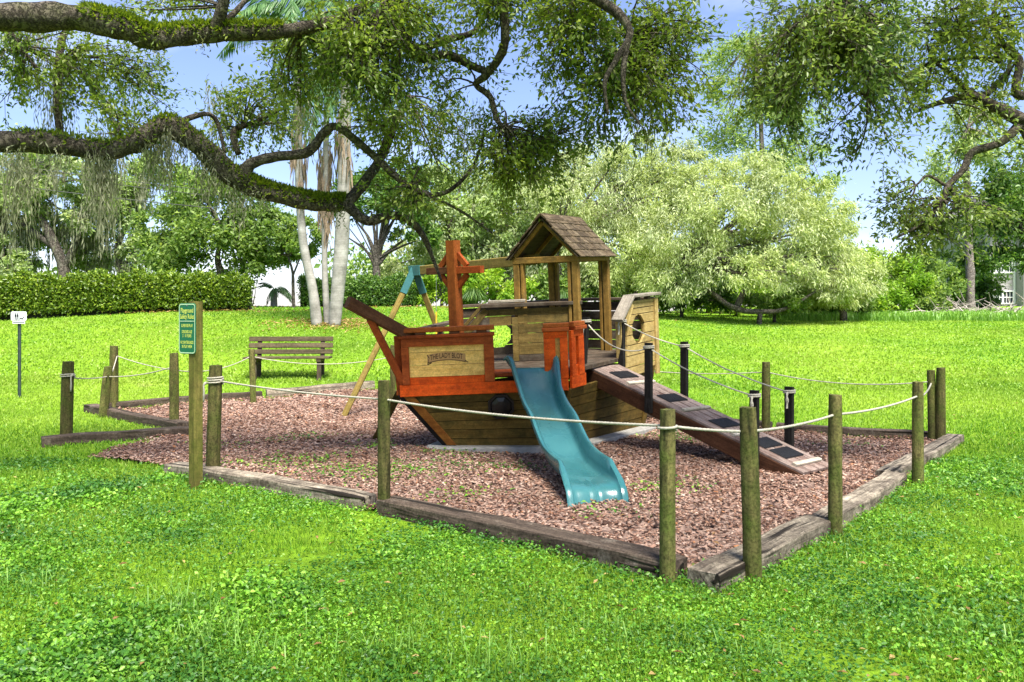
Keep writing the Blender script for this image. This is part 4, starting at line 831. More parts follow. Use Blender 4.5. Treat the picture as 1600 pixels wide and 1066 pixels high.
ob = V(-7.9, 6.6, float(gz(-7.9,6.6))); oak = thing('live_oak', ob, 'huge live oak with ferny mossy limbs reaching over the playground ship', 'tree', 'live oaks over the playground')
tm = MB(); ro = lambda data: limb_pts(data)
upper = limb_pts([(-700,560,6.6,95), (-560,250,6.7,70), (-330,60,6.75,44), (-120,15,6.8,30), (0,27,6.8,26), (110,27,7,24), (190,42,7,23), (240,60,7.1,20), (320,52,7.2,17), (400,50,7.3,15), (470,45,7.4,12), (540,25,7.6,9), (610,-20,7.8,7)])
lower = limb_pts([(-640,420,6.7,60), (-400,300,6.9,36), (-150,235,7,27), (0,222,7.2,21), (80,224,7.4,19), (160,236,7.6,17), (215,222,7.7,18), (262,197,7.8,20), (315,230,7.9,20), (360,273,8,20), (410,297,8.1,17), (480,315,8.2,15), (530,319,8.3,14), (553,305,8.35,10), (590,255,8.6,9), (612,205,8.9,8), (640,150,9.2,5)])
trunk = np.vstack([np.append(ob+V(0,0,-.3), .62), np.append(ob+V(.02,0,.5), .5), np.append(ob+V(.05,0,1.6), .45), np.append(ob+V(.15,.05,3.0), .42), np.append(ob+V(.1,.1,4.6), .34), np.append(ob+V(-.2,-.3,6.4), .24), np.append(ob+V(.3,-1.2,7.6), .12)])
for c_, n in ((upper, 16), (lower, 16), (spline(trunk, 30), 16)): rough_tube(tm, c_, n)
for d_ in ([(335,50,7.2,12), (348,10,7.1,10), (362,-50,7.0,8)], [(340,46,7.2,6), (372,14,7.3,5), (400,-20,7.4,4)],
           [(540,318,8.3,10), (572,345,8.3,9), (610,337,8.4,8), (640,345,8.5,7), (662,370,8.6,6), (674,398,8.7,4), (690,440,8.8,2)],
           [(380,286,8,13), (390,258,8,11), (430,245,8,9), (480,238,8,9), (508,206,8,8), (530,200,8,7), (580,240,8.1,7), (630,285,8.2,6), (665,303,8.3,5), (702,298,8.4,4), (740,258,8.5,3), (758,200,8.6,2)],
           [(790,-80,7.5,11), (786,-10,7.6,9), (788,70,7.7,8), (762,115,7.9,7), (744,132,8,6), (766,152,8,5.5), (778,190,8,5), (800,210,8.1,3), (812,235,8.2,2)],
           [(600,-60,8,9), (640,80,8.1,8), (700,86,8,8), (744,106,8,7), (765,112,7.9,5)], [(650,80,8.1,7), (700,62,8.2,7), (740,50,8.2,5), (760,20,8.2,4)],
           [(760,-90,7.2,14), (860,-40,7.1,12), (950,10,7.0,10), (984,50,6.95,7), (962,95,6.9,5.5), (945,130,6.9,4), (950,180,6.9,2.5)], [(984,50,6.95,6), (974,110,6.9,5), (978,160,6.9,3.5), (1000,195,6.9,2)],
           [(0,40,8.4,5), (28,70,8.5,5), (60,110,8.6,3)], [(95,225,9,7), (90,150,9,7), (98,60,9.1,6), (130,20,9.2,4)], [(372,240,8.6,6), (366,205,8.7,6), (400,190,8.8,4), (440,170,8.9,3)],
           [(262,197,7.9,6), (330,180,8.2,4), (352,240,8.3,3)], [(665,303,8.3,3), (720,330,8.4,2.4), (770,365,8.5,1.5)], [(560,40,7.6,8), (590,45,7.6,9), (612,20,7.7,8), (610,-30,7.7,7)]):
    rough_tube(tm, limb_pts(d_), 9, .05)
tm.build('trunk', 'bark_oak', oak, smooth=True, org=ob)
sp_ = Sprays()
for cx_, cy_, rx, ry, D, rd, nb, an in (
    (625,105,88,110,7.8,.6,62,(605,0,7.7)), (548,75,65,80,7.6,.5,30,(545,25,7.6)), (800,255,78,68,8.3,.5,46,(790,200,8)), (900,70,85,90,7.6,.6,48,(930,5,7.5)),
    (1030,105,88,125,7.6,.6,74,(985,60,7.5)), (950,150,60,100,7.6,.5,30,(962,95,7.5)), (760,12,110,40,7.6,.5,30,(786,-10,7.6)), (700,240,66,52,8.8,.5,20,(640,150,9.2)), (55,110,75,90,9,.8,32,(28,70,8.5)),
    (190,140,80,70,9,.8,38,(98,90,9)), (400,185,65,55,9,.6,28,(380,200,8.8)), (190,190,80,20,7.9,.3,12,(190,225,7.7)), (260,12,90,22,8,.4,10,(348,10,7.1)),
    (650,305,55,40,8.4,.4,16,(640,290,8.2)), (480,110,62,85,8.2,.5,24,(470,45,7.4)), (590,200,70,45,8.6,.5,20,(612,205,8.9)), (880,200,50,70,8.2,.4,18,(812,235,8.2)), (720,130,60,40,8.2,.4,7,(744,132,8))):
    sp_.spray(P(*an), P(cx_, cy_, D), V(rx*D/F, rd, ry*D/F), nb)
sp_.tw.build('twigs', 'bark_oak', oak, org=ob)
leaf_obj('crown', sp_.lv, 'leaf_oak', oak, ob)
leaf_obj('upper_crown', overhead(4500, V(-10,-4,5.0), V(1.5,9.2,8.4), .21), 'leaf_oak', oak, ob)
# resurrection fern along the tops of the limbs
fl = []
for c_, lo, hi, n in ((upper,.44,.60,2600), (upper,.60,.80,2400), (lower,.58,.77,3800), (lower,.40,.58,900), (lower,.20,.38,700)):
    i = (rng.uniform(lo, hi, n)*(len(c_)-1)); i0 = i.astype(int); fr = (i-i0)[:,None]; q_ = c_[i0]*(1-fr)+c_[np.minimum(i0+1, len(c_)-1)]*fr
    th = rng.normal(0, .75, n); tg = c_[np.minimum(i0+1, len(c_)-1),:3]-c_[i0,:3]; sd_ = np.cross(tg, V(0,0,1)); sd_ /= np.maximum(np.linalg.norm(sd_, axis=1)[:,None], 1e-6)
    rad = sd_*np.sin(th)[:,None]+V(0,0,1)*np.cos(th)[:,None]; pos = q_[:,:3]+rad*(q_[:,3]*.95)[:,None]; L_ = rng.uniform(.03,.075,n)
    fl.append(leaves_v(pos, L_, L_*.28, rad+rdir(n)*.7+V(0,0,-.15), rdir(n)))
leaf_obj('limb_fern', fl, 'fern', oak, ob)
tops, lens = [], []
for c_, lo, hi, n, ml in ((lower,.20,.30,60,.45), (lower,.30,.34,140,.75), (lower,.40,.47,190,.65), (lower,.50,.60,170,.5), (lower,.60,.76,50,.25), (upper,.3,.8,40,.2)):
    base_ = rng.uniform(lo, hi, max(3, n//16)); i = base_[rng.integers(0, len(base_), n)]+rng.normal(0,.003,n); q_ = c_[np.clip((i*(len(c_)-1)).astype(int), 0, len(c_)-1)]
    tops += list(q_[:,:3]+rng.normal(0,.03,(n,3))+V(0,-.02,0)); lens += list(ml*rng.uniform(.25,1.15,n))
for (px, py, D, n, ml) in ((165,215,9,120,.9), (90,130,9,80,.8), (345,150,9,60,.9), (1010,130,7.6,45,.8), (1020,30,7.6,40,.6), (740,180,8.2,40,.5), (30,250,8.5,110,1.0), (480,160,8.6,40,.6), (60,40,9,60,.7)):
    q_ = P(px, py, D); tops += list(q_+rng.normal(0,1,(n,3))*V(.09,.1,.10)); lens += list(ml*rng.uniform(.25,1.1,n))
leaf_obj('hanging_moss', moss_strands(tops, lens, .012, 9, .035), 'moss', oak, ob)

ob2 = V(8.6, 7.4, float(gz(8.6,7.4))); oak2 = thing('live_oak', ob2, 'live oak with bare crooked limbs reaching in over the open lawn edge', 'tree', 'live oaks over the playground')
tm = MB()
tr2 = np.vstack([np.append(ob2+V(0,0,-.3), .5), np.append(ob2+V(0,0,.5), .4), np.append(ob2+V(-.1,0,1.8), .36), np.append(ob2+V(-.2,.1,3.2), .33), np.append(ob2+V(-.1,0,5), .26), np.append(ob2+V(-.9,-.4,6.6), .16)])
rough_tube(tm, spline(tr2, 26), 14)
for d_, n in (([(2080,330,7.6,40), (1850,280,7.9,24), (1700,235,8,17), (1620,200,8,14), (1592,186,8,13), (1550,165,8,10), (1520,150,8,8), (1470,160,8,5), (1430,175,8,3)], 12),
    ([(1600,188,8,9), (1565,222,8,7.5), (1520,238,8,7), (1505,265,8,6), (1480,293,8,5.5), (1472,320,8,4), (1440,350,8,3), (1400,372,8,2)], 9), ([(1484,290,8,4), (1492,320,8,3), (1470,350,8,2.5), (1440,370,8,1.5)], 7), ([(1480,292,8,3), (1450,275,8,2.5), (1430,290,8,2), (1385,310,8,1.4)], 6),
    ([(1700,170,8.1,16), (1620,150,8.1,9), (1588,145,8.1,8), (1592,95,8.1,7), (1565,68,8.1,6), (1545,35,8.1,5), (1500,42,8.1,4), (1455,62,8.1,2.5)], 9), ([(1590,90,8.1,5), (1572,70,8.1,5), (1556,78,8.1,5), (1562,95,8.1,4.5), (1540,92,8.1,4), (1500,90,8.1,3), (1440,105,8.1,2)], 8),
    ([(1540,148,8,6), (1560,130,8.2,5), (1575,110,8.3,4), (1580,80,8.3,3)], 7), ([(1530,152,8,6), (1505,135,8,5), (1478,110,8,4), (1455,95,8,2.5)], 8), ([(1620,-120,7.2,20), (1450,-70,7.2,14), (1330,-25,7.2,9), (1345,40,7.2,6), (1362,90,7.2,5), (1355,150,7.2,3)], 10), ([(1330,-25,7.2,8), (1290,10,7.2,5), (1255,40,7.2,4), (1235,70,7.2,2.5)], 8), ([(1600,200,8,8), (1605,215,8,7), (1620,240,8,5)], 8)):
    rough_tube(tm, limb_pts(d_), n, .05)
tm.build('trunk', 'bark_oak', oak2, smooth=True, org=ob2)
sp_ = Sprays()
for cx_, cy_, rx, ry, D, rd, nb, an in (
    (1265,85,100,95,7.2,.6,80,(1300,0,7.2)), (1215,165,62,42,7.2,.4,24,(1260,70,7.2)), (1345,70,85,80,7.4,.6,58,(1350,20,7.2)), (1390,150,60,55,7.8,.5,16,(1362,90,7.2)), (1470,40,90,45,8,.5,30,(1500,42,8.1)),
    (1560,35,60,50,8.1,.5,24,(1545,35,8.1)), (1490,195,70,35,8.2,.5,8,(1470,160,8)), (1465,345,72,48,8,.4,34,(1475,310,8)), (1540,345,40,40,8,.3,7,(1492,320,8)), (1330,215,80,26,7.6,.4,9,(1355,150,7.2)), (1430,110,70,60,8,.5,20,(1455,95,8)), (1400,300,30,22,8,.3,4,(1430,290,8)), (1580,110,40,60,8.2,.4,10,(1590,90,8.1)), (1590,240,30,30,8,.3,6,(1620,240,8))):
    sp_.spray(P(*an), P(cx_, cy_, D), V(rx*D/F, rd, ry*D/F), nb*.85)
sp_.tw.build('twigs', 'bark_oak', oak2, org=ob2)
leaf_obj('crown', sp_.lv, 'leaf_oak_r', oak2, ob2)
leaf_obj('upper_crown', overhead(4000, V(0,-4,5.0), V(10.5,8.6,8.4), .21), 'leaf_oak_r', oak2, ob2)

# ------------------------------------------------------------------ trees, shrubs and hedges beyond
def cloud(blobs, n, size, asp=.5, droop=0., clumps=26, cr=.30, up=.8, flat=.75):
    """leaves gathered in clumps over the outer part of each blob; blob = (centre, radii)"""
    vol = np.array([np.prod(r)**(2/3) for _, r in blobs]); out = []
    for (c_, r), k in zip(blobs, (vol/vol.sum()*n).astype(int)):
        if k < 5: continue
        nc = max(5, int(clumps*np.sqrt(np.prod(r))/3)+4); d = rdir(nc); cc = c_+d*r*rng.uniform(.35,1.0,nc)[:,None]**.6
        w = rng.uniform(.4,1.6,nc); i = rng.choice(nc, k, p=w/w.sum()); s_ = cr*np.mean(r)*rng.uniform(.6,1.3,nc)[i][:,None]
        g_ = rng.normal(0,1,(k,3)); pos = cc[i]+g_*s_*V(1,1,flat)*.62
        if droop: pos[:,2] -= np.abs(rng.normal(0,.5,k))*s_[:,0]*droop
        L_ = size*rng.uniform(.6,1.35,k); dr = rdir(k)+(cc[i]-c_)/np.mean(r)*.5+V(0,0,-droop*1.2)
        out.append(leaves_v(pos, L_, L_*asp*rng.uniform(.7,1.2,k), dr, rdir(k)+V(0,0,up)))
    return np.concatenate(out)
def pb(px, py, rx, ry, D, rd=None): s_ = D/F; return (P(px, py, D), V(rx*s_, (rd if rd else rx*s_*.8), ry*s_))
def far_tree(name, label, base, limbs, blobs, n, size, lm, bm='bark_far', asp=.5, droop=0., group='trees beyond the lawn', moss=0, cr=.3, cat='tree', up=.8, crown='crown', clumps=26):
    bx_, by_ = base[0], base[1]; b_ = V(bx_, by_, float(gz(bx_, by_))); o = thing(name, b_, label, cat, group)
    mb = MB()
    for d_ in limbs:
        c_ = limb_pts(d_)
        if d_ is limbs[0]: c_ = np.vstack([np.append(b_-V(0,0,.2), c_[0,3]*1.25), c_])
        rough_tube(mb, c_, 8, .05)
    # limbs that carry each clump
    top_ = limb_pts(limbs[0])[-1,:3] if limbs else b_+V(0,0,.3)
    for c_, r in blobs:
        for _ in range(3):
            e = c_+rdir(1)[0]*r*.6; m_ = (top_+e)/2+V(0,0,.15)*np.mean(r)+rng.normal(0,.12*np.mean(r),3); t = np.linspace(0,1,7)[:,None]
            mb.tube(top_*(1-t)**2+2*m_*t*(1-t)+e*t*t, np.linspace(.06,.015,7)*min(1.3, np.mean(r)), 5, False)
    mb.build('trunk', bm, o, smooth=True, org=b_)
    leaf_obj(crown, cloud(blobs, n, size, asp, droop, clumps, cr, up), lm, o, b_)
    if moss:
        bl_i = rng.integers(0, len(blobs), moss//18+1); tp_, ln_ = [], []
        for i in bl_i:
            c_, r = blobs[i]; q_ = c_+rdir(1)[0]*r*.85; tp_ += list(q_+rng.normal(0,.14,(18,3))); ln_ += list(rng.uniform(.3,1.9,18))
        leaf_obj('hanging_moss', moss_strands(tp_, ln_, .055, 6, .06), 'moss', o, b_)
    return o
def gx(px, D): return ((px-CX)*D/F, D)
far_tree('mossy_oak', 'grey mossy oak with forked leaning trunks behind the hedge', gx(96,36), [[(98,450,36,11), (100,420,36,10), (84,380,36,9), (60,330,36,7), (48,290,36,5)], [(100,420,36,8), (118,380,36,7), (130,330,36,5), (138,290,36,3)], [(84,385,36,7), (40,355,36,5), (5,335,36,4)]],
    [pb(40,300,60,40,36), pb(100,270,60,35,36), pb(20,380,45,40,37), pb(130,330,40,35,36), pb(70,350,45,30,37)], 17000, .20, 'leaf_grey', moss=900, droop=.4)
far_tree('mossy_oak', 'slim grey oak hung with long moss beside the dense round tree', gx(188,37), [[(188,450,37,9), (190,420,37,8), (184,385,37,6), (200,340,37,4), (190,300,37,3)], [(190,420,37,4), (215,385,37,3), (225,350,37,2)]],
    [pb(180,320,50,40,37), pb(150,390,45,35,38), pb(205,270,50,35,37), pb(215,390,30,35,37)], 15000, .20, 'leaf_grey', moss=700, droop=.4)
far_tree('mossy_oak', 'pale oak at the hedge end with low spreading mossy crown', gx(-40,36), [[(-40,440,36,12), (-36,390,36,10), (-10,340,36,7), (10,300,36,4)]], [pb(-30,300,70,60,36), pb(0,400,40,40,35), pb(-90,340,70,60,36), pb(20,240,60,40,36)], 12000, .2, 'leaf_grey', moss=420, droop=.4)
far_tree('broadleaf_tree', 'dense bright green round tree rising behind the hedge', gx(345,33), [[(345,455,33,7), (345,430,33,7), (340,400,33,5), (350,360,33,3)]],
    [pb(330,380,95,55,33), pb(270,350,55,55,33), pb(390,390,55,48,33), pb(340,320,75,40,33), pb(250,400,35,35,33), pb(300,290,60,30,34), pb(410,350,40,35,33.5)], 24000, .20, 'leaf_mid', droop=.2)
far_tree('broadleaf_tree', 'thin young tree standing alone in the bright gap beside the palms', gx(459,32), [[(459,484,32,3), (458,450,32,3), (457,425,32,2.4), (450,400,32,1.6)], [(458,430,32,2), (468,405,32,1.4)]], [pb(448,390,38,28,32), pb(462,365,40,26,32), pb(430,370,30,30,32)], 6500, .17, 'leaf_mid')
far_tree('broadleaf_tree', 'dark vase shaped tree with many bare upright branches behind the far hedge', gx(590,35), [[(590,450,35,7), (588,425,35,7), (587,408,35,6.5)], [(588,412,35,4), (578,375,35,2.6), (556,345,35,1.5)], [(588,410,35,4), (586,370,35,3), (580,330,35,1.5)], [(590,410,35,4), (600,370,35,3), (612,330,35,1.5)], [(590,415,35,3.5), (612,390,35,2.4), (640,370,35,1.2)], [(588,420,35,3), (572,392,35,2.4), (545,372,35,1.2)]],
    [pb(630,320,50,34,35), pb(570,300,55,30,35), pb(645,365,36,28,35), pb(545,330,26,24,35), pb(620,275,50,28,36)], 9500, .19, 'leaf_dark')
far_tree('broadleaf_tree', 'soft grey green tree above the swing beam', gx(730,37), [[(735,470,37,8), (735,430,37,7), (720,390,37,5), (700,350,37,4)], [(735,430,37,5), (760,410,37,4), (800,415,37,2)]],
    [pb(700,340,70,50,37), pb(760,350,60,60,37), pb(660,300,55,40,38), pb(740,285,70,40,38), pb(700,400,55,30,37), pb(790,400,50,40,37), pb(815,330,50,50,37)], 24000, .20, 'leaf_grey', droop=.6, moss=200)
far_tree('weeping_tree', 'pale feathery weeping tree with the widest crown behind the ship cabin', gx(1185,34), [[(1188,487,34,4.5), (1165,486,33.8,5), (1140,478,33.8,5), (1115,460,34,4.5), (1090,440,34,4), (1060,415,34,3)], [(1185,487,34,4.5), (1215,486,33.8,4), (1245,474,34,3), (1275,455,34,2.5)], [(1150,482,34,6), (1170,440,34.5,5), (1190,400,35,3), (1200,350,35,2)]],
    [pb(1120,340,85,65,34), pb(1190,300,75,55,34), pb(1230,370,75,55,34), pb(1060,370,75,60,34), pb(1290,410,55,40,34), pb(1130,420,80,30,33), pb(1170,260,55,30,35), pb(1230,425,60,28,33), pb(1270,350,70,60,35), pb(1050,440,60,26,33.5), pb(1330,430,40,32,35), pb(1250,300,50,40,35), pb(1300,450,36,20,34)], 56000, .19, 'leaf_pale', asp=.26, droop=.8, cr=.24, clumps=44)
far_tree('weeping_tree', 'pale feathery weeping tree close behind the shingled roof', gx(905,36), [[(900,475,36,8), (880,440,36,6), (870,400,36,4), (880,360,36,3)], [(895,460,36,5), (920,430,36,4), (940,390,36,3)], [(990,470,36,6), (1000,440,36,5), (990,400,36,3)]],
    [pb(880,310,75,60,36), pb(960,300,80,65,36), pb(1030,300,70,60,36.5), pb(870,400,60,45,36), pb(990,390,70,50,35.5), pb(920,360,70,45,36), pb(920,250,55,30,37), pb(1060,250,60,35,37), pb(1000,250,60,40,37), pb(940,420,60,34,35.5), pb(1090,300,60,50,36)], 56000, .19, 'leaf_pale', asp=.26, droop=.8, cr=.24, clumps=44)
far_tree('pine_tree', 'tall pale pine with open layered crown behind the weeping trees', gx(1195,58), [[(1195,440,58,6), (1192,330,58,5.5), (1190,220,58,4.5), (1186,120,58,3), (1180,60,58,1.5)]],
    [pb(1150,90,48,26,58), pb(1200,70,40,20,58), pb(1130,140,40,20,58), pb(1215,130,60,22,58), pb(1250,180,50,20,58), pb(1170,180,60,22,58), pb(1240,235,55,20,58), pb(1290,285,36,11,57), pb(1130,220,50,24,58), pb(1200,260,60,22,58), pb(1270,330,40,14,58)], 15000, .34, 'leaf_pine', 'bark_pale', asp=.3, cr=.4)
far_tree('pine_tree', 'pine with a straight pale grey trunk beside the grey house', gx(1516,44), [[(1516,492,44,8), (1516,440,44,7.6), (1514,380,44,7), (1512,310,44,6.5), (1510,260,44,5.5), (1512,200,44,3)]], [pb(1505,250,55,26,44), pb(1545,225,50,22,44), pb(1470,290,36,14,44), pb(1520,180,50,26,44)], 4200, .30, 'leaf_grey', 'bark_pale', asp=.35, cr=.4)
far_tree('broadleaf_tree', 'full green tree overhanging the grey house', gx(1625,46), [[(1625,490,46,8), (1620,430,46,7), (1605,380,46,5), (1590,340,46,3)]], [pb(1590,330,60,50,46), pb(1550,385,42,40,46), pb(1620,390,50,36,46), pb(1600,275,70,35,46), pb(1660,330,70,60,46), pb(1545,320,36,36,47)], 20000, .24, 'leaf_dark', droop=.2)
far_tree('weeping_tree', 'pale feathery weeping tree ending at the yellow green shrub', gx(1318,37), [[(1318,486,37,6), (1312,460,37,5), (1300,430,37,4), (1290,395,37,2)]],
    [pb(1300,400,55,40,37), pb(1345,430,44,34,37), pb(1270,440,55,28,36.5), pb(1325,460,40,20,36), pb(1290,365,44,30,38)], 20000, .19, 'leaf_pale', asp=.26, droop=.8, cr=.26, clumps=40)
far_tree('broadleaf_tree', 'full pale green tree filling the view between mast and cabin roof', gx(800,41), [[(800,470,41,6), (802,440,41,5), (798,400,41,4), (805,360,41,2.5)]],
    [pb(800,380,75,60,41), pb(730,400,60,50,41), pb(860,400,70,60,41), pb(800,310,80,50,42), pb(880,300,80,60,42), pb(690,350,60,50,42), pb(620,420,60,40,42), pb(960,420,80,50,42)], 26000, .24, 'leaf_pale', droop=.3)
far_tree('broadleaf_tree', 'broad hazy green tree filling the gap behind the tall pine', gx(1110,46), [[(1110,470,46,7), (1105,420,46,6), (1110,360,46,4)]],
    [pb(1060,430,90,50,46), pb(1180,430,100,50,46), pb(1290,430,90,46,46), pb(1380,440,70,44,47), pb(1000,330,80,60,47)], 20000, .30, 'leaf_grey', droop=.2)
def shrub(name, label, px, base_py, D, blobs, n, size, lm, asp=.5, group='shrubs along the lawn edge', droop=.0):
    return far_tree(name, label, gx(px, D), [[(px, base_py, D, 3), (px, base_py-12, D, 2)]], blobs, n, size, lm, asp=asp, group=group, cat='shrub', crown='foliage', droop=droop, cr=.34)
shrub('shrub', 'yellow green sprawling shrub between the weeping tree and the pale pine trunk', 1400, 488, 42, [pb(1385,430,48,36,42), pb(1345,455,40,30,41), pb(1420,455,36,32,41), pb(1380,475,60,16,40)], 12000, .20, 'leaf_yel')
shrub('shrub', 'bright green shrub with pointed shoots against the pine trunk', 1455, 488, 42, [pb(1450,455,30,34,41), pb(1435,420,40,26,43), pb(1480,440,26,28,43), pb(1465,475,26,14,40)], 9000, .20, 'leaf_mid')
shrub('shrub', 'dark green shrub filling the gap behind the pine trunk', 1490, 490, 47, [pb(1490,455,30,34,47), pb(1500,420,32,28,47), pb(1478,475,20,18,47)], 6000, .22, 'leaf_dark')
shrub('shrub', 'dark shrub in front of the grey house window wall', 1545, 490, 50, [pb(1545,450,26,22,50), pb(1532,470,24,18,50), pb(1540,425,24,18,51)], 4500, .24, 'leaf_dark')
shrub('shrub', 'low green bush under the drooping branch of the weeping tree', 1210, 486, 35.5, [pb(1205,465,42,18,35.5), pb(1225,475,40,12,34.6)], 5000, .17, 'leaf_mid')
shrub('shrub', 'deep green thicket right of the stern wall below the weeping trees', 1065, 476, 37, [pb(1065,458,34,18,37), pb(1100,455,36,22,38), pb(1040,450,30,26,38), pb(1130,462,30,18,38)], 6000, .2, 'leaf_dark')
shrub('shrub', 'shaded bush at the dip beneath the weeping crown', 1310, 480, 39, [pb(1305,465,40,18,39), pb(1270,462,40,22,40), pb(1340,478,30,12,38.5)], 5500, .19, 'leaf_mid')
shrub('shrub', 'leafy yellow green bush seen between mast and cabin', 770, 474, 34, [pb(765,445,40,26,34), pb(740,455,30,20,34), pb(800,450,30,22,34)], 6000, .18, 'leaf_yel')
shrub('shrub', 'bushy green shrub seen between the roof posts', 860, 474, 35, [pb(855,452,36,22,35), pb(895,455,34,20,35), pb(830,460,24,14,35), pb(940,455,34,20,36)], 6500, .18, 'leaf_mid')
shrub('shrub', 'bush under the swing beam left of the mast', 690, 476, 34, [pb(690,450,30,24,34), pb(665,458,24,18,34), pb(712,462,20,14,34)], 5000, .17, 'leaf_yel')
shrub('shrub', 'long leafy thicket closing the view under the pale weeping crowns', 1150, 486, 41, [pb(1000,462,60,22,41), pb(1090,462,60,22,41), pb(1170,468,60,20,41), pb(1250,468,60,22,41), pb(1330,470,60,22,41)], 15000, .22, 'leaf_yel')
# clipped hedges
def hedge(label, px0, px1, top0, top1, D0, D1, n, th=1.5, mat='leaf_hedge', size=.11):
    p0, p1 = V((px0-CX)*D0/F, D0), V((px1-CX)*D1/F, D1); mid_ = (p0+p1)/2; b_ = V(*mid_, float(gz(*mid_)))
    o = thing('hedge', b_, label, 'hedge', 'clipped hedges'); d = unit(p1-p0); s_ = V(-d[1], d[0]); u = rng.uniform(0, 1, n)
    D = D0+(D1-D0)*u; base_ = p0+(p1-p0)*u[:,None]; bz = gz(base_[:,0], base_[:,1]); ht = CH-((top0+(top1-top0)*u)-HY)*D/F-bz
    face = rng.uniform(0, 1, n); w = np.where(face < .45, rng.uniform(-.5,.5,n), np.where(face < .9, -.5, .5)); h = np.where(face < .45, 1.0, rng.uniform(.06,1,n)**.8)
    bump_ = .10*np.sin(u*23+1)+.07*np.sin(u*61)+.05*np.sin(u*140)
    w = w*(1-.25*np.clip(h-.75,0,.25)/.25); inset = rng.exponential(.10, n)
    pos = np.column_stack([base_+s_*((w*th+np.sign(w)*(-inset))[:,None]), bz+(ht+bump_)*h-inset*(face < .45)])+rng.normal(0,.05,(n,3))
    L_ = size*rng.uniform(.6,1.4,n); out = np.column_stack([s_[0]*w, s_[1]*w, np.where(face < .45, 1., .25)])
    lv = leaves_v(pos, L_, L_*.55, rdir(n)+out*.8, out+rdir(n)*.7)
    leaf_obj('foliage', lv, mat, o, b_)
    cm = MB(); k = 12
    for i in range(k):
        t0, t1 = i/k, (i+1)/k; q0, q1 = p0+(p1-p0)*t0, p0+(p1-p0)*t1; z0, z1 = float(gz(*q0)), float(gz(*q1)); h0 = CH-((top0+(top1-top0)*(t0+t1)/2)-HY)*(D0+(D1-D0)*t0)/F-z0
        for _ in range(4):
            c_ = q0+(q1-q0)*rng.uniform()+s_*rng.uniform(-.35,.35)*th; e = c_+rng.normal(0,.22,2); cm.tube(np.array([V(*c_, z0-.1), V(*((c_+e)/2+rng.normal(0,.05,2)), z0+h0*.45), V(*e, z0+h0*.85)]), [.03,.02,.01], 5)
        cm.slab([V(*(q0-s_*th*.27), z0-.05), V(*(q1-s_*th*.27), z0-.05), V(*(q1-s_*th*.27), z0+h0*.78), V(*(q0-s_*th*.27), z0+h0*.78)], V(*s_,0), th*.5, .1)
    cm.build('branches', 'twigdark', o, org=b_); return o
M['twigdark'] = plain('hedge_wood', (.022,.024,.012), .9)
hedge('long flat topped hedge with sunlit top behind the dog walking sign', -190, 212, 438, 433, 26.5, 29, 34000)
hedge('rounder darker hedge ending at the bright gap beside the palms', 212, 392, 432, 436, 29, 30, 17000)
hedge('clipped hedge between the palms and the swing frame', 470, 650, 440, 436, 33.5, 34.5, 15000, mat='leaf_dark')
# strap leaved plants in front of the hedges
def strap(px, py, D, n, h, label):
    b_ = V(*gx(px, D), 0); b_[2] = float(gz(b_[0], b_[1])); o = thing('strap_leaf_plant', b_, label, 'plant', 'strap leaved plants by the hedges'); out = []
    th = rng.uniform(0, 6.28, n); r = rng.uniform(.15,1,n)*h*.75; z = h*rng.uniform(.6,1.0,n); d = np.column_stack([np.cos(th), np.sin(th)])
    p0 = np.column_stack([d*rng.uniform(0,.12,n)[:,None], np.zeros(n)]); p1 = np.column_stack([d*(r*.5)[:,None], z]); p2 = np.column_stack([d*r[:,None]*1.15, z*.45])
    for s_, e in ((p0, p1), (p1, p2)): out.append(leaves_v(s_, np.linalg.norm(e-s_, axis=1)*1.06, .028, e-s_, rdir(n)+V(0,0,.5)))
    leaf_obj('leaves', out, 'leaf_dark', o)
for i, (px, D, h, lb) in enumerate(((740,33,.8,'strap leaved clump behind the mast'), (880,34,.9,'strap leaved clump seen between the roof posts'))): strap(px, 0, D, 260, h*1.05, lb)
# palms
def frond_mesh(ln, droop, seed):
    r_ = np.random.default_rng(seed); mb = MB(); t = np.linspace(0, 1, 14); x = ln*(t-.18*t*t*droop); z = ln*(.32*t-.85*droop*t*t); c_ = np.column_stack([x, np.zeros(14), z])
    mb.tube(c_, np.linspace(.03,.006,14), 5, False); lv = []
    n = 150; u = r_.uniform(.14,1,n); p = np.column_stack([np.interp(u,t,x), np.zeros(n), np.interp(u,t,z)]); s_ = np.where(r_.random(n) < .5, -1, 1)
    d = np.column_stack([.45+0*s_, s_*.6, -1.0-.6*u]); L_ = ln*.24*np.sin(np.pi*np.clip(u*.85+.1,0,1))**.5*r_.uniform(.8,1.15,n)
    lv = leaves_v(p, L_, .05, d, r_.normal(size=(n,3)), .05)
    for q_ in lv: mb.add(q_, [(0,1,2), (0,2,3)])
    me_o = mb.build('frond', 'palmleaf'); me = me_o.data; bpy.data.objects.remove(me_o); return me
FM = [frond_mesh(3.0, .75, 1), frond_mesh(2.7, 1.1, 2), frond_mesh(3.2, .95, 3)]
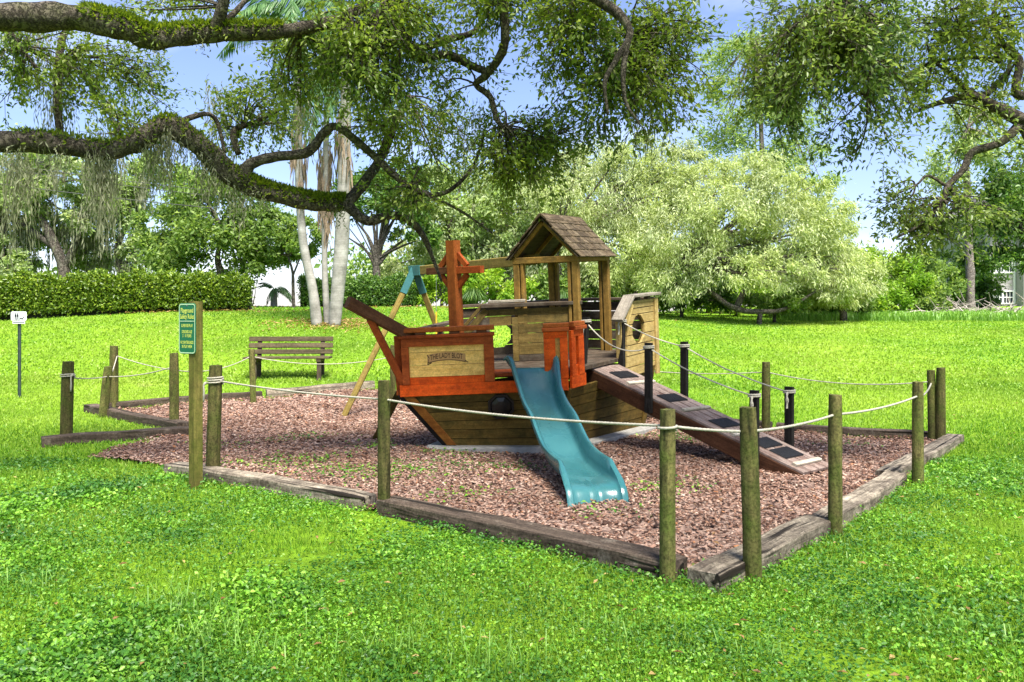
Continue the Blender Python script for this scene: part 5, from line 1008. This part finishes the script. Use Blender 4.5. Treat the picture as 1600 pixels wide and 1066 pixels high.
for pts, lab, nf, sd_ in (([(495,505,24,12), (488,450,24,10), (474,380,24,9), (468,300,24,8.5), (466,200,24,8), (462,90,24,7.5), (460,30,24,7)], 'thinner grey palm leaning away from its two neighbours', 15, 1),
    ([(512,506,24.2,8), (508,440,24.2,6.5), (507,380,24.2,6), (508,300,24.2,6), (510,200,24.2,6), (512,110,24.2,5.5)], 'slenderest palm standing between the two thicker palms', 11, 2),
    ([(523,505,23.8,13), (529,440,23.8,14.5), (534,380,23.8,15.5), (537,300,23.8,14), (539,220,23.8,12), (541,100,23.8,11), (543,10,23.8,10)], 'stout pale ringed palm with the thickest trunk', 15, 3)):
    c_ = limb_pts(pts, 90); c_[:,3] *= .84; b_ = V(c_[0,0], c_[0,1], float(gz(c_[0,0], c_[0,1]))); c_[0,2] = b_[2]-.15
    o = thing('palm_tree', b_, lab, 'palm', 'palms in a clump'); c_[:,3] *= 1+.035*(np.arange(90) % 3 == 0); mb = MB(); mb.tube(c_[:,:3], c_[:,3], 14); mb.build('trunk', 'bark_palm', o, smooth=True, org=b_)
    hd = c_[-1,:3]-b_
    for k in range(nf):
        f = link('frond', FM[k % 3], o); f.location = hd; f.rotation_euler = (rng.uniform(-.15,.15), rng.uniform(-.5,.55), k*2.4+rng.uniform(-.2,.2)); f.scale = [rng.uniform(.8,1.05)]*3
    ds = []
    for _ in range(5 if sd_ != 2 else 9):
        th = rng.uniform(0, 6.28); p = V(math.cos(th), math.sin(th), 0)*(c_[60,3]+.03); q_ = c_[rng.integers(46,66),:3]-b_+p; l_ = rng.uniform(1.2,2.6); n = 26
        ds.append(leaves_v(q_+rng.normal(0,.06,(n,3))*V(1,1,6), rng.uniform(.4,1.0,n), .06, rdir(n)*.12+V(0,0,-1), rdir(n), .1))
    leaf_obj('dead_frond', ds, 'dead', o)
b_ = V(*gx(428,34), 0); b_[2] = float(gz(b_[0], b_[1])); o = thing('palm_tree', b_, 'small pale cabbage palm low in the bright gap', 'palm')
MB().tube(np.array([V(0,0,-.2), V(0,0,.5), V(.03,0,.75)]), [.16,.13,.11], 9).build('trunk', 'bark_palm', o)
for k in range(11):
    f = link('frond', FM[k % 3], o); f.location = (.03,0,.75); f.rotation_euler = (0, rng.uniform(-.7,.3), k*2.4); f.scale = [.33]*3

# ------------------------------------------------------------------ brush, house, cables
bb = on_ground(1540, 497); brush = thing('brush_pile', bb, 'pile of pale dead branches lying before the grey house', 'brush pile')
bm_ = MB()
for _ in range(95):
    p = V(rng.normal(0,2.2), rng.uniform(-1.2,1.6), rng.uniform(0,.35)); p[2] += float(gz(bb[0]+p[0], bb[1]+p[1]))-bb[2]; d = rdir(1)[0]*V(1,.6,.55); d[2] = abs(d[2])*.9; ln = rng.uniform(.7,2.4); r_ = rng.uniform(.012,.05)
    m_ = p+d*ln*.5+rng.normal(0,.1,3); e = p+d*ln+rng.normal(0,.2,3); bm_.tube(np.array([p,m_,e]), [r_,r_*.7,r_*.3], 5)
    for _ in range(2): q_ = m_+rng.normal(0,.05,3); bm_.tube(np.array([q_, q_+rdir(1)[0]*.5*V(1,1,.8)]), [r_*.5,r_*.2], 4)
M['deadwood'] = plain('dead_branch', (.36,.31,.27), .9, noise=.35); bm_.build('branches', 'deadwood', brush)['kind'] = 'stuff'
hb = V(43.0, 63.0, 0); hb[2] = float(gz(hb[0], hb[1])); house = thing('house', hb, 'two storey grey sided house with white trim behind the pine', 'house')
M['siding'] = plain('grey_siding', (.30,.285,.28), .8, noise=.06, scale=3); M['trim'] = plain('white_trim', (.72,.72,.70), .6, noise=.04); M['roof'] = plain('asphalt_shingle', (.10,.095,.09), .9)
m, nt, b = nodes('window_glass'); b.inputs['Base Color'].default_value = (.02,.028,.036,1); b.inputs['Roughness'].default_value = .06; M['glass'] = m
def hx(px, D=63.0): return (px-CX)*D/F-hb[0]
def hz(py, D=63.0): return CH-(py-HY)*D/F-hb[2]
wx0, wx1, wt, wb = hx(1548), hx(1548)+13, hz(330), -1.0
MB().slab([V(wx0,.1,wb), V(wx1,.1,wb), V(wx1,.1,wt), V(wx0,.1,wt)], (0,1,0), 8, .01).build('wall', 'siding', house)
sm = MB(); nb_ = 30
for i in range(nb_):
    z0, z1 = wb+(wt-wb)*i/nb_, wb+(wt-wb)*(i+1)/nb_
    MB().slab([V(wx0,.07,z0), V(hx(1583.2),.07,z0), V(hx(1583.2),.085,z1-.01), V(wx0,.085,z1-.01)], (0,-1,0), .03).build('siding_board', 'siding', house)
MB().slab([V(hx(1587),-1.0,wb), V(wx1,-1.0,wb), V(wx1,-1.0,wt), V(hx(1587),-1.0,wt)], (0,1,0), 1.05, .01).build('wall', 'siding', house)
MB().bar(V(hx(1585),.02,wb), V(hx(1585),.02,wt), .16, .12, (0,1,0)).build('corner_trim', 'trim', house)
MB().bar(V(wx0,.03,hz(427)), V(hx(1584),.03,hz(427)), .10, .14).build('band_trim', 'trim', house)
for x0, x1, t_, b2 in ((1567,1583,455,474.5), (1552,1566,455,474.5), (1556,1568,404,426), (1569,1581,404,426)):
    w_ = MB().slab([V(hx(x0),.03,hz(b2)), V(hx(x1),.03,hz(b2)), V(hx(x1),.03,hz(t_)), V(hx(x0),.03,hz(t_))], (0,-1,0), .03, .004).build('window', 'glass', house)
    for q_ in (x0, x1): MB().bar(V(hx(q_),-.02,hz(b2)), V(hx(q_),-.02,hz(t_)), .09, .07, (0,1,0)).build('frame', 'trim', w_)
    for q_ in (b2, t_): MB().bar(V(hx(x0)-.05,-.025,hz(q_)), V(hx(x1)+.05,-.025,hz(q_)), .07, .10).build('frame', 'trim', w_)
    MB().bar(V(hx(x0),-.015,hz((b2+t_)/2)), V(hx(x1),-.015,hz((b2+t_)/2)), .04, .06).build('muntin', 'trim', w_)
    for fq in (.33,.67): MB().bar(V(hx(x0+(x1-x0)*fq),-.012,hz(b2)), V(hx(x0+(x1-x0)*fq),-.012,hz(t_)), .035, .035, (0,1,0)).build('muntin', 'trim', w_)
rm = MB(); rm.add([V(wx0-.5,-1.5,wt), V(wx1+.5,-1.5,wt), V(wx1+.5,8.6,wt), V(wx0-.5,8.6,wt), V(wx0+3,3.5,wt+3), V(wx1-3,3.5,wt+3)], [(0,1,5,4), (1,2,5), (2,3,4,5), (3,0,4), (3,2,1,0)]); rm.build('roof', 'roof', house)
M['cable'] = plain('black_cable', (.03,.03,.035), .6)
for i, (y0_, y1_, lab, r_) in enumerate(((243,282,'upper overhead cable crossing before the mossy oaks', .012), (249,290,'doubled overhead cable just below the topmost one', .012), (279,309,'lowest overhead cable crossing before the mossy oaks', .015))):
    p, q_ = P(-330, y0_-40, 24), P(330, y1_+16, 31); c_ = rope_pts(p, q_, .12, 40); cm = MB().tube(c_, r_, 6)
    if i == 0: cm.tube(coil(P(62,253,26.3)-V(0,0,.08), .13, 3, .05), .012, 5)
    o = cm.build('overhead_cable', 'cable', org=p); o.location = p; tag(o, lab, 'cable', 'overhead cables')

# far woods that close the view
wv = []
for px, py, rx, ry, D in [(1330+i*48, 430+8*math.sin(i*2.1), 48, 44+8*math.cos(i*1.7), 82) for i in range(13)]+[(560+i*55, 425+8*math.sin(i), 50, 42, 85) for i in range(14)]+[(-330+i*60, 455, 50, 30+6*math.sin(i*2), 88) for i in range(12)]:
    wv.append(pb(px, py, rx, ry, D, 3.0)); 
o = leaf_obj('far_woods', cloud(wv, 26000, .72, .55, .1), 'leaf_mid'); tag(o, 'hazy belt of distant green woods closing the view', None, None, 'stuff')

# ------------------------------------------------------------------ lawn, ground cover and chips
TIES = [o for o in bpy.data.objects if o.name.startswith('landscape_timber')]
def scatter(n, d0, d1, power=1.0, wide=.72):
    d = d0+(d1-d0)*rng.uniform(0,1,n)**power; x = rng.uniform(-wide,wide,n)*(d+.6); return x, d
def keep_lawn(x, y, m_=.05):
    k = ~(inside(x, y, BED) & (edge_dist(x, y, BED) > m_)); return k
def nz(x, y, f, s_): return np.sin(x*f+s_)*np.cos(y*f*.9+s_*2)+.6*np.sin(x*f*2.3-y*f*1.7+s_)+.4*np.sin(x*f*4.1+y*f*3.7+s_*3)
def blades(x, y, h, w, lean=.45):
    n = len(x); z = gz(x, y)-.004; d = np.column_stack([rng.normal(0,lean,n), rng.normal(0,lean,n), np.ones(n)]); d /= np.linalg.norm(d, axis=1)[:,None]
    s_ = rdir(n); s_[:,2] *= .2; p = np.column_stack([x, y, z]); m_ = p+d*(h*.55)[:,None]; bend = np.column_stack([rng.normal(0,.35,n), rng.normal(0,.35,n), .55+0*x])
    t = m_+(d*.8+bend*.35)*(h*.5)[:,None]; W_ = np.broadcast_to(w, (n,))[:,None]
    return np.stack([p-s_*W_*.4, m_+s_*W_*.5, t, m_-s_*W_*.5], 1)
def arched(x, y, h, w):
    n = len(x); z = gz(x, y)-.004; th = rng.uniform(0, 6.28, n); d = np.column_stack([np.cos(th), np.sin(th), 0*x]); s_ = np.column_stack([-np.sin(th), np.cos(th), 0*x])*w; p = np.column_stack([x, y, z]); H = h[:,None]; k = rng.uniform(.15,.6,n)[:,None]
    a_, b_, c_ = p+V(0,0,.55)*H+d*H*k*.25, p+V(0,0,.9)*H+d*H*k*.7, p+V(0,0,.98-.0)*H+d*H*k*1.3-V(0,0,.35)*H*k
    return np.concatenate([np.stack([p-s_*.4, p+s_*.4, a_+s_*.5, a_-s_*.5], 1), np.stack([a_-s_*.5, a_+s_*.5, b_+s_*.4, b_-s_*.4], 1), np.stack([b_-s_*.4, b_+s_*.4, c_+s_*.05, c_-s_*.05], 1)])
# broadleaf ground cover near
x, y = scatter(250000, 3.0, 9.0, 1.35); k = keep_lawn(x, y) & (rng.uniform(0,1,len(x)) < .72+.4*nz(x, y, 1.1, .3)); x, y = x[k], y[k]; n = len(x)
hgt = np.abs(rng.normal(.0,.026,n))+.004+.016*np.clip(nz(x,y,2.1,1.),0,2); sz = rng.uniform(.013,.026,n)*(1+.12*np.maximum(y-4,0))*(1+.35*np.clip(nz(x,y,1.3,4.),0,1.5))
pos = np.column_stack([x, y, gz(x, y)+hgt]); th = rng.uniform(0,6.28,n); dr = np.column_stack([np.cos(th), np.sin(th), rng.normal(.15,.5,n)])
o = leaf_obj('ground_cover', leaves_v(pos, sz, sz*rng.uniform(.5,.85,n), dr, rdir(n)*.85+V(0,0,1.)), 'clover'); tag(o, 'low broadleaf ground cover mixed into the near lawn', None, None, 'stuff')
# grass blades
out = []
x, y = scatter(90000, 3.0, 9.0, 1.3); k = keep_lawn(x, y) & (nz(x, y, .9, 2.) > -.45); x, y = x[k], y[k]; out.append(blades(x, y, rng.uniform(.03,.075,len(x)), .0045+.0006*y))
x, y = scatter(140000, 8.0, 17.0, 1.1); k = keep_lawn(x, y); x, y = x[k], y[k]; out.append(blades(x, y, rng.uniform(.03,.07,len(x)), .010+.0006*y, .6))
x, y = scatter(125000, 16.0, 42.0, 1.2, .70); out.append(blades(x, y, rng.uniform(.04,.085,len(x)), .02+.0012*y, .7))
o = leaf_obj('lawn_grass', out, 'grass'); tag(o, 'bright green lawn grass', None, None, 'stuff')
# taller tufts and the weedy strip by the brush
out = []
for px, py, n, h in ((285,960,70,.17), (330,1010,60,.15), (600,1030,70,.14), (800,1050,60,.15), (950,1000,40,.12), (1180,1030,40,.12), (420,1040,40,.14), (1480,1000,40,.12), (60,930,40,.12), (1335,900,20,.10), (690,960,24,.1)):
    c_ = on_ground(px, min(py, 1062)); x, y = c_[0]+rng.normal(0,.13,n), c_[1]+rng.normal(0,.08,n); out.append(arched(x, y, h*rng.uniform(.5,1.3,n), .0055))
for cx_, w_, n in ((1400,90,3500), (1540,90,4500), (1290,60,1500)):
    d = rng.uniform(37,43,n); x = (cx_+rng.normal(0,w_*.6,n)-CX)*d/F; out.append(arched(x, d, rng.uniform(.2,.5,n), .035))
o = leaf_obj('tall_grass', out, 'weed'); tag(o, 'taller loose tufts of grass', None, None, 'stuff')
# bark chips
n = 58000; x = rng.uniform(-7.1,5.8,n*3); y = rng.uniform(4.7,15.7,n*3); k = inside(x, y, BED) & (rng.uniform(0,1,n*3) < np.clip(9.5/np.maximum(y,1), .35, 1.)**1.2); x, y = x[k][:n], y[k][:n]; n = len(x)
L_ = rng.uniform(.012,.036,n)*(1+.05*np.maximum(y-5,0))*np.where(rng.random(n) < .06, 1.8, 1.0); W_ = L_*rng.uniform(.3,.65,n); T_ = rng.uniform(.003,.008,n)
th = rng.uniform(0,6.28,n); ax = np.column_stack([np.cos(th), np.sin(th), rng.normal(0,.30,n)]); ax /= np.linalg.norm(ax, axis=1)[:,None]
nn = rdir(n)*.35+V(0,0,1); ay = np.cross(nn, ax); ay /= np.linalg.norm(ay, axis=1)[:,None]; az = np.cross(ax, ay)
c_ = np.column_stack([x, y, bedz(x, y)+rng.uniform(.002,.022,n)]); vv = []
for zt in (0, 1):
    for sx, sy in ((-1,-.7), (.9,-1), (1,.8), (-.8,1)): vv.append(c_+ax*(L_*.5*sx)[:,None]+ay*(W_*.5*sy)[:,None]+az*(T_*(zt-.5))[:,None])
vv = np.stack(vv, 1).reshape(-1,3); fq = np.array([[4,5,6,7], [0,1,5,4], [1,2,6,5], [2,3,7,6], [3,0,4,7]]); lp = (np.arange(n)[:,None,None]*8+fq[None]).ravel()
o = raw_mesh('bark_chips', vv, lp, np.full(n*5, 4), 'chip'); tag(o, 'loose reddish brown bark chips covering the play area', None, None, 'stuff')
# fallen leaves
n = 520; x, y = scatter(n, 3.2, 14, 1.2); th = rng.uniform(0,6.28,n); L_ = rng.uniform(.03,.06,n)
M['fallen'] = leaf('fallen_leaf', [(0,(.16,.08,.03)), (.5,(.30,.18,.07)), (1,(.42,.32,.12))], .2, .6)
pos = np.column_stack([x, y, np.where(inside(x, y, BED), bedz(x, y)+.025, gz(x, y)+.045)])
o = leaf_obj('fallen_leaves', leaves_v(pos, L_, L_*.42, np.column_stack([np.cos(th), np.sin(th), rng.normal(0,.2,n)]), rdir(n)*.4+V(0,0,1)), 'fallen'); tag(o, 'scattered dry brown oak leaves on lawn and chips', None, None, 'stuff')
out = []
for px, py, n, sx, sy in ((515,506,700,1.0,.7), (1175,489,1200,3.0,1.2), (560,512,300,.8,.5), (300,488,500,3.5,.4), (700,482,400,3.0,.6)):
    c_ = on_ground(px, py); x, y = c_[0]+rng.normal(0,sx,n), c_[1]+rng.normal(0,sy,n); L_ = rng.uniform(.06,.14,n); th = rng.uniform(0,6.28,n)
    out.append(leaves_v(np.column_stack([x, y, gz(x, y)+rng.uniform(.04,.085,n)]), L_, L_*.5, np.column_stack([np.cos(th), np.sin(th), rng.normal(0,.2,n)]), rdir(n)*.4+V(0,0,1)))
o = leaf_obj('leaf_litter', out, 'fallen'); tag(o, 'brown leaf litter under the palms, hedges and weeping tree', None, None, 'stuff')
# weeds coming up through the chips
out = []
for px, py, n, s_ in ((470,690,120,.25), (620,745,260,.4), (430,728,200,.35), (540,742,240,.35), (670,735,140,.3), (790,735,120,.25), (1085,690,160,.3), (1050,685,120,.25), (700,715,120,.25), (590,700,80,.2), (1010,770,90,.2), (1400,655,60,.3), (950,805,50,.2), (720,780,90,.25), (1060,760,70,.2), (360,700,60,.2), (1320,700,50,.2), (480,720,160,.3)):
    c_ = on_ground(px, py); x, y = c_[0]+rng.normal(0,s_,n), c_[1]+rng.normal(0,s_*.7,n); L_ = rng.uniform(.02,.05,n); th = rng.uniform(0,6.28,n)
    out.append(leaves_v(np.column_stack([x, y, bedz(x, y)+rng.uniform(.01,.035,n)]), L_, L_*.6, np.column_stack([np.cos(th), np.sin(th), rng.normal(.2,.3,n)]), rdir(n)*.5+V(0,0,1)))
o = leaf_obj('mulch_weeds', out, 'clover'); tag(o, 'small green weeds sprouting among the bark chips', None, None, 'stuff')
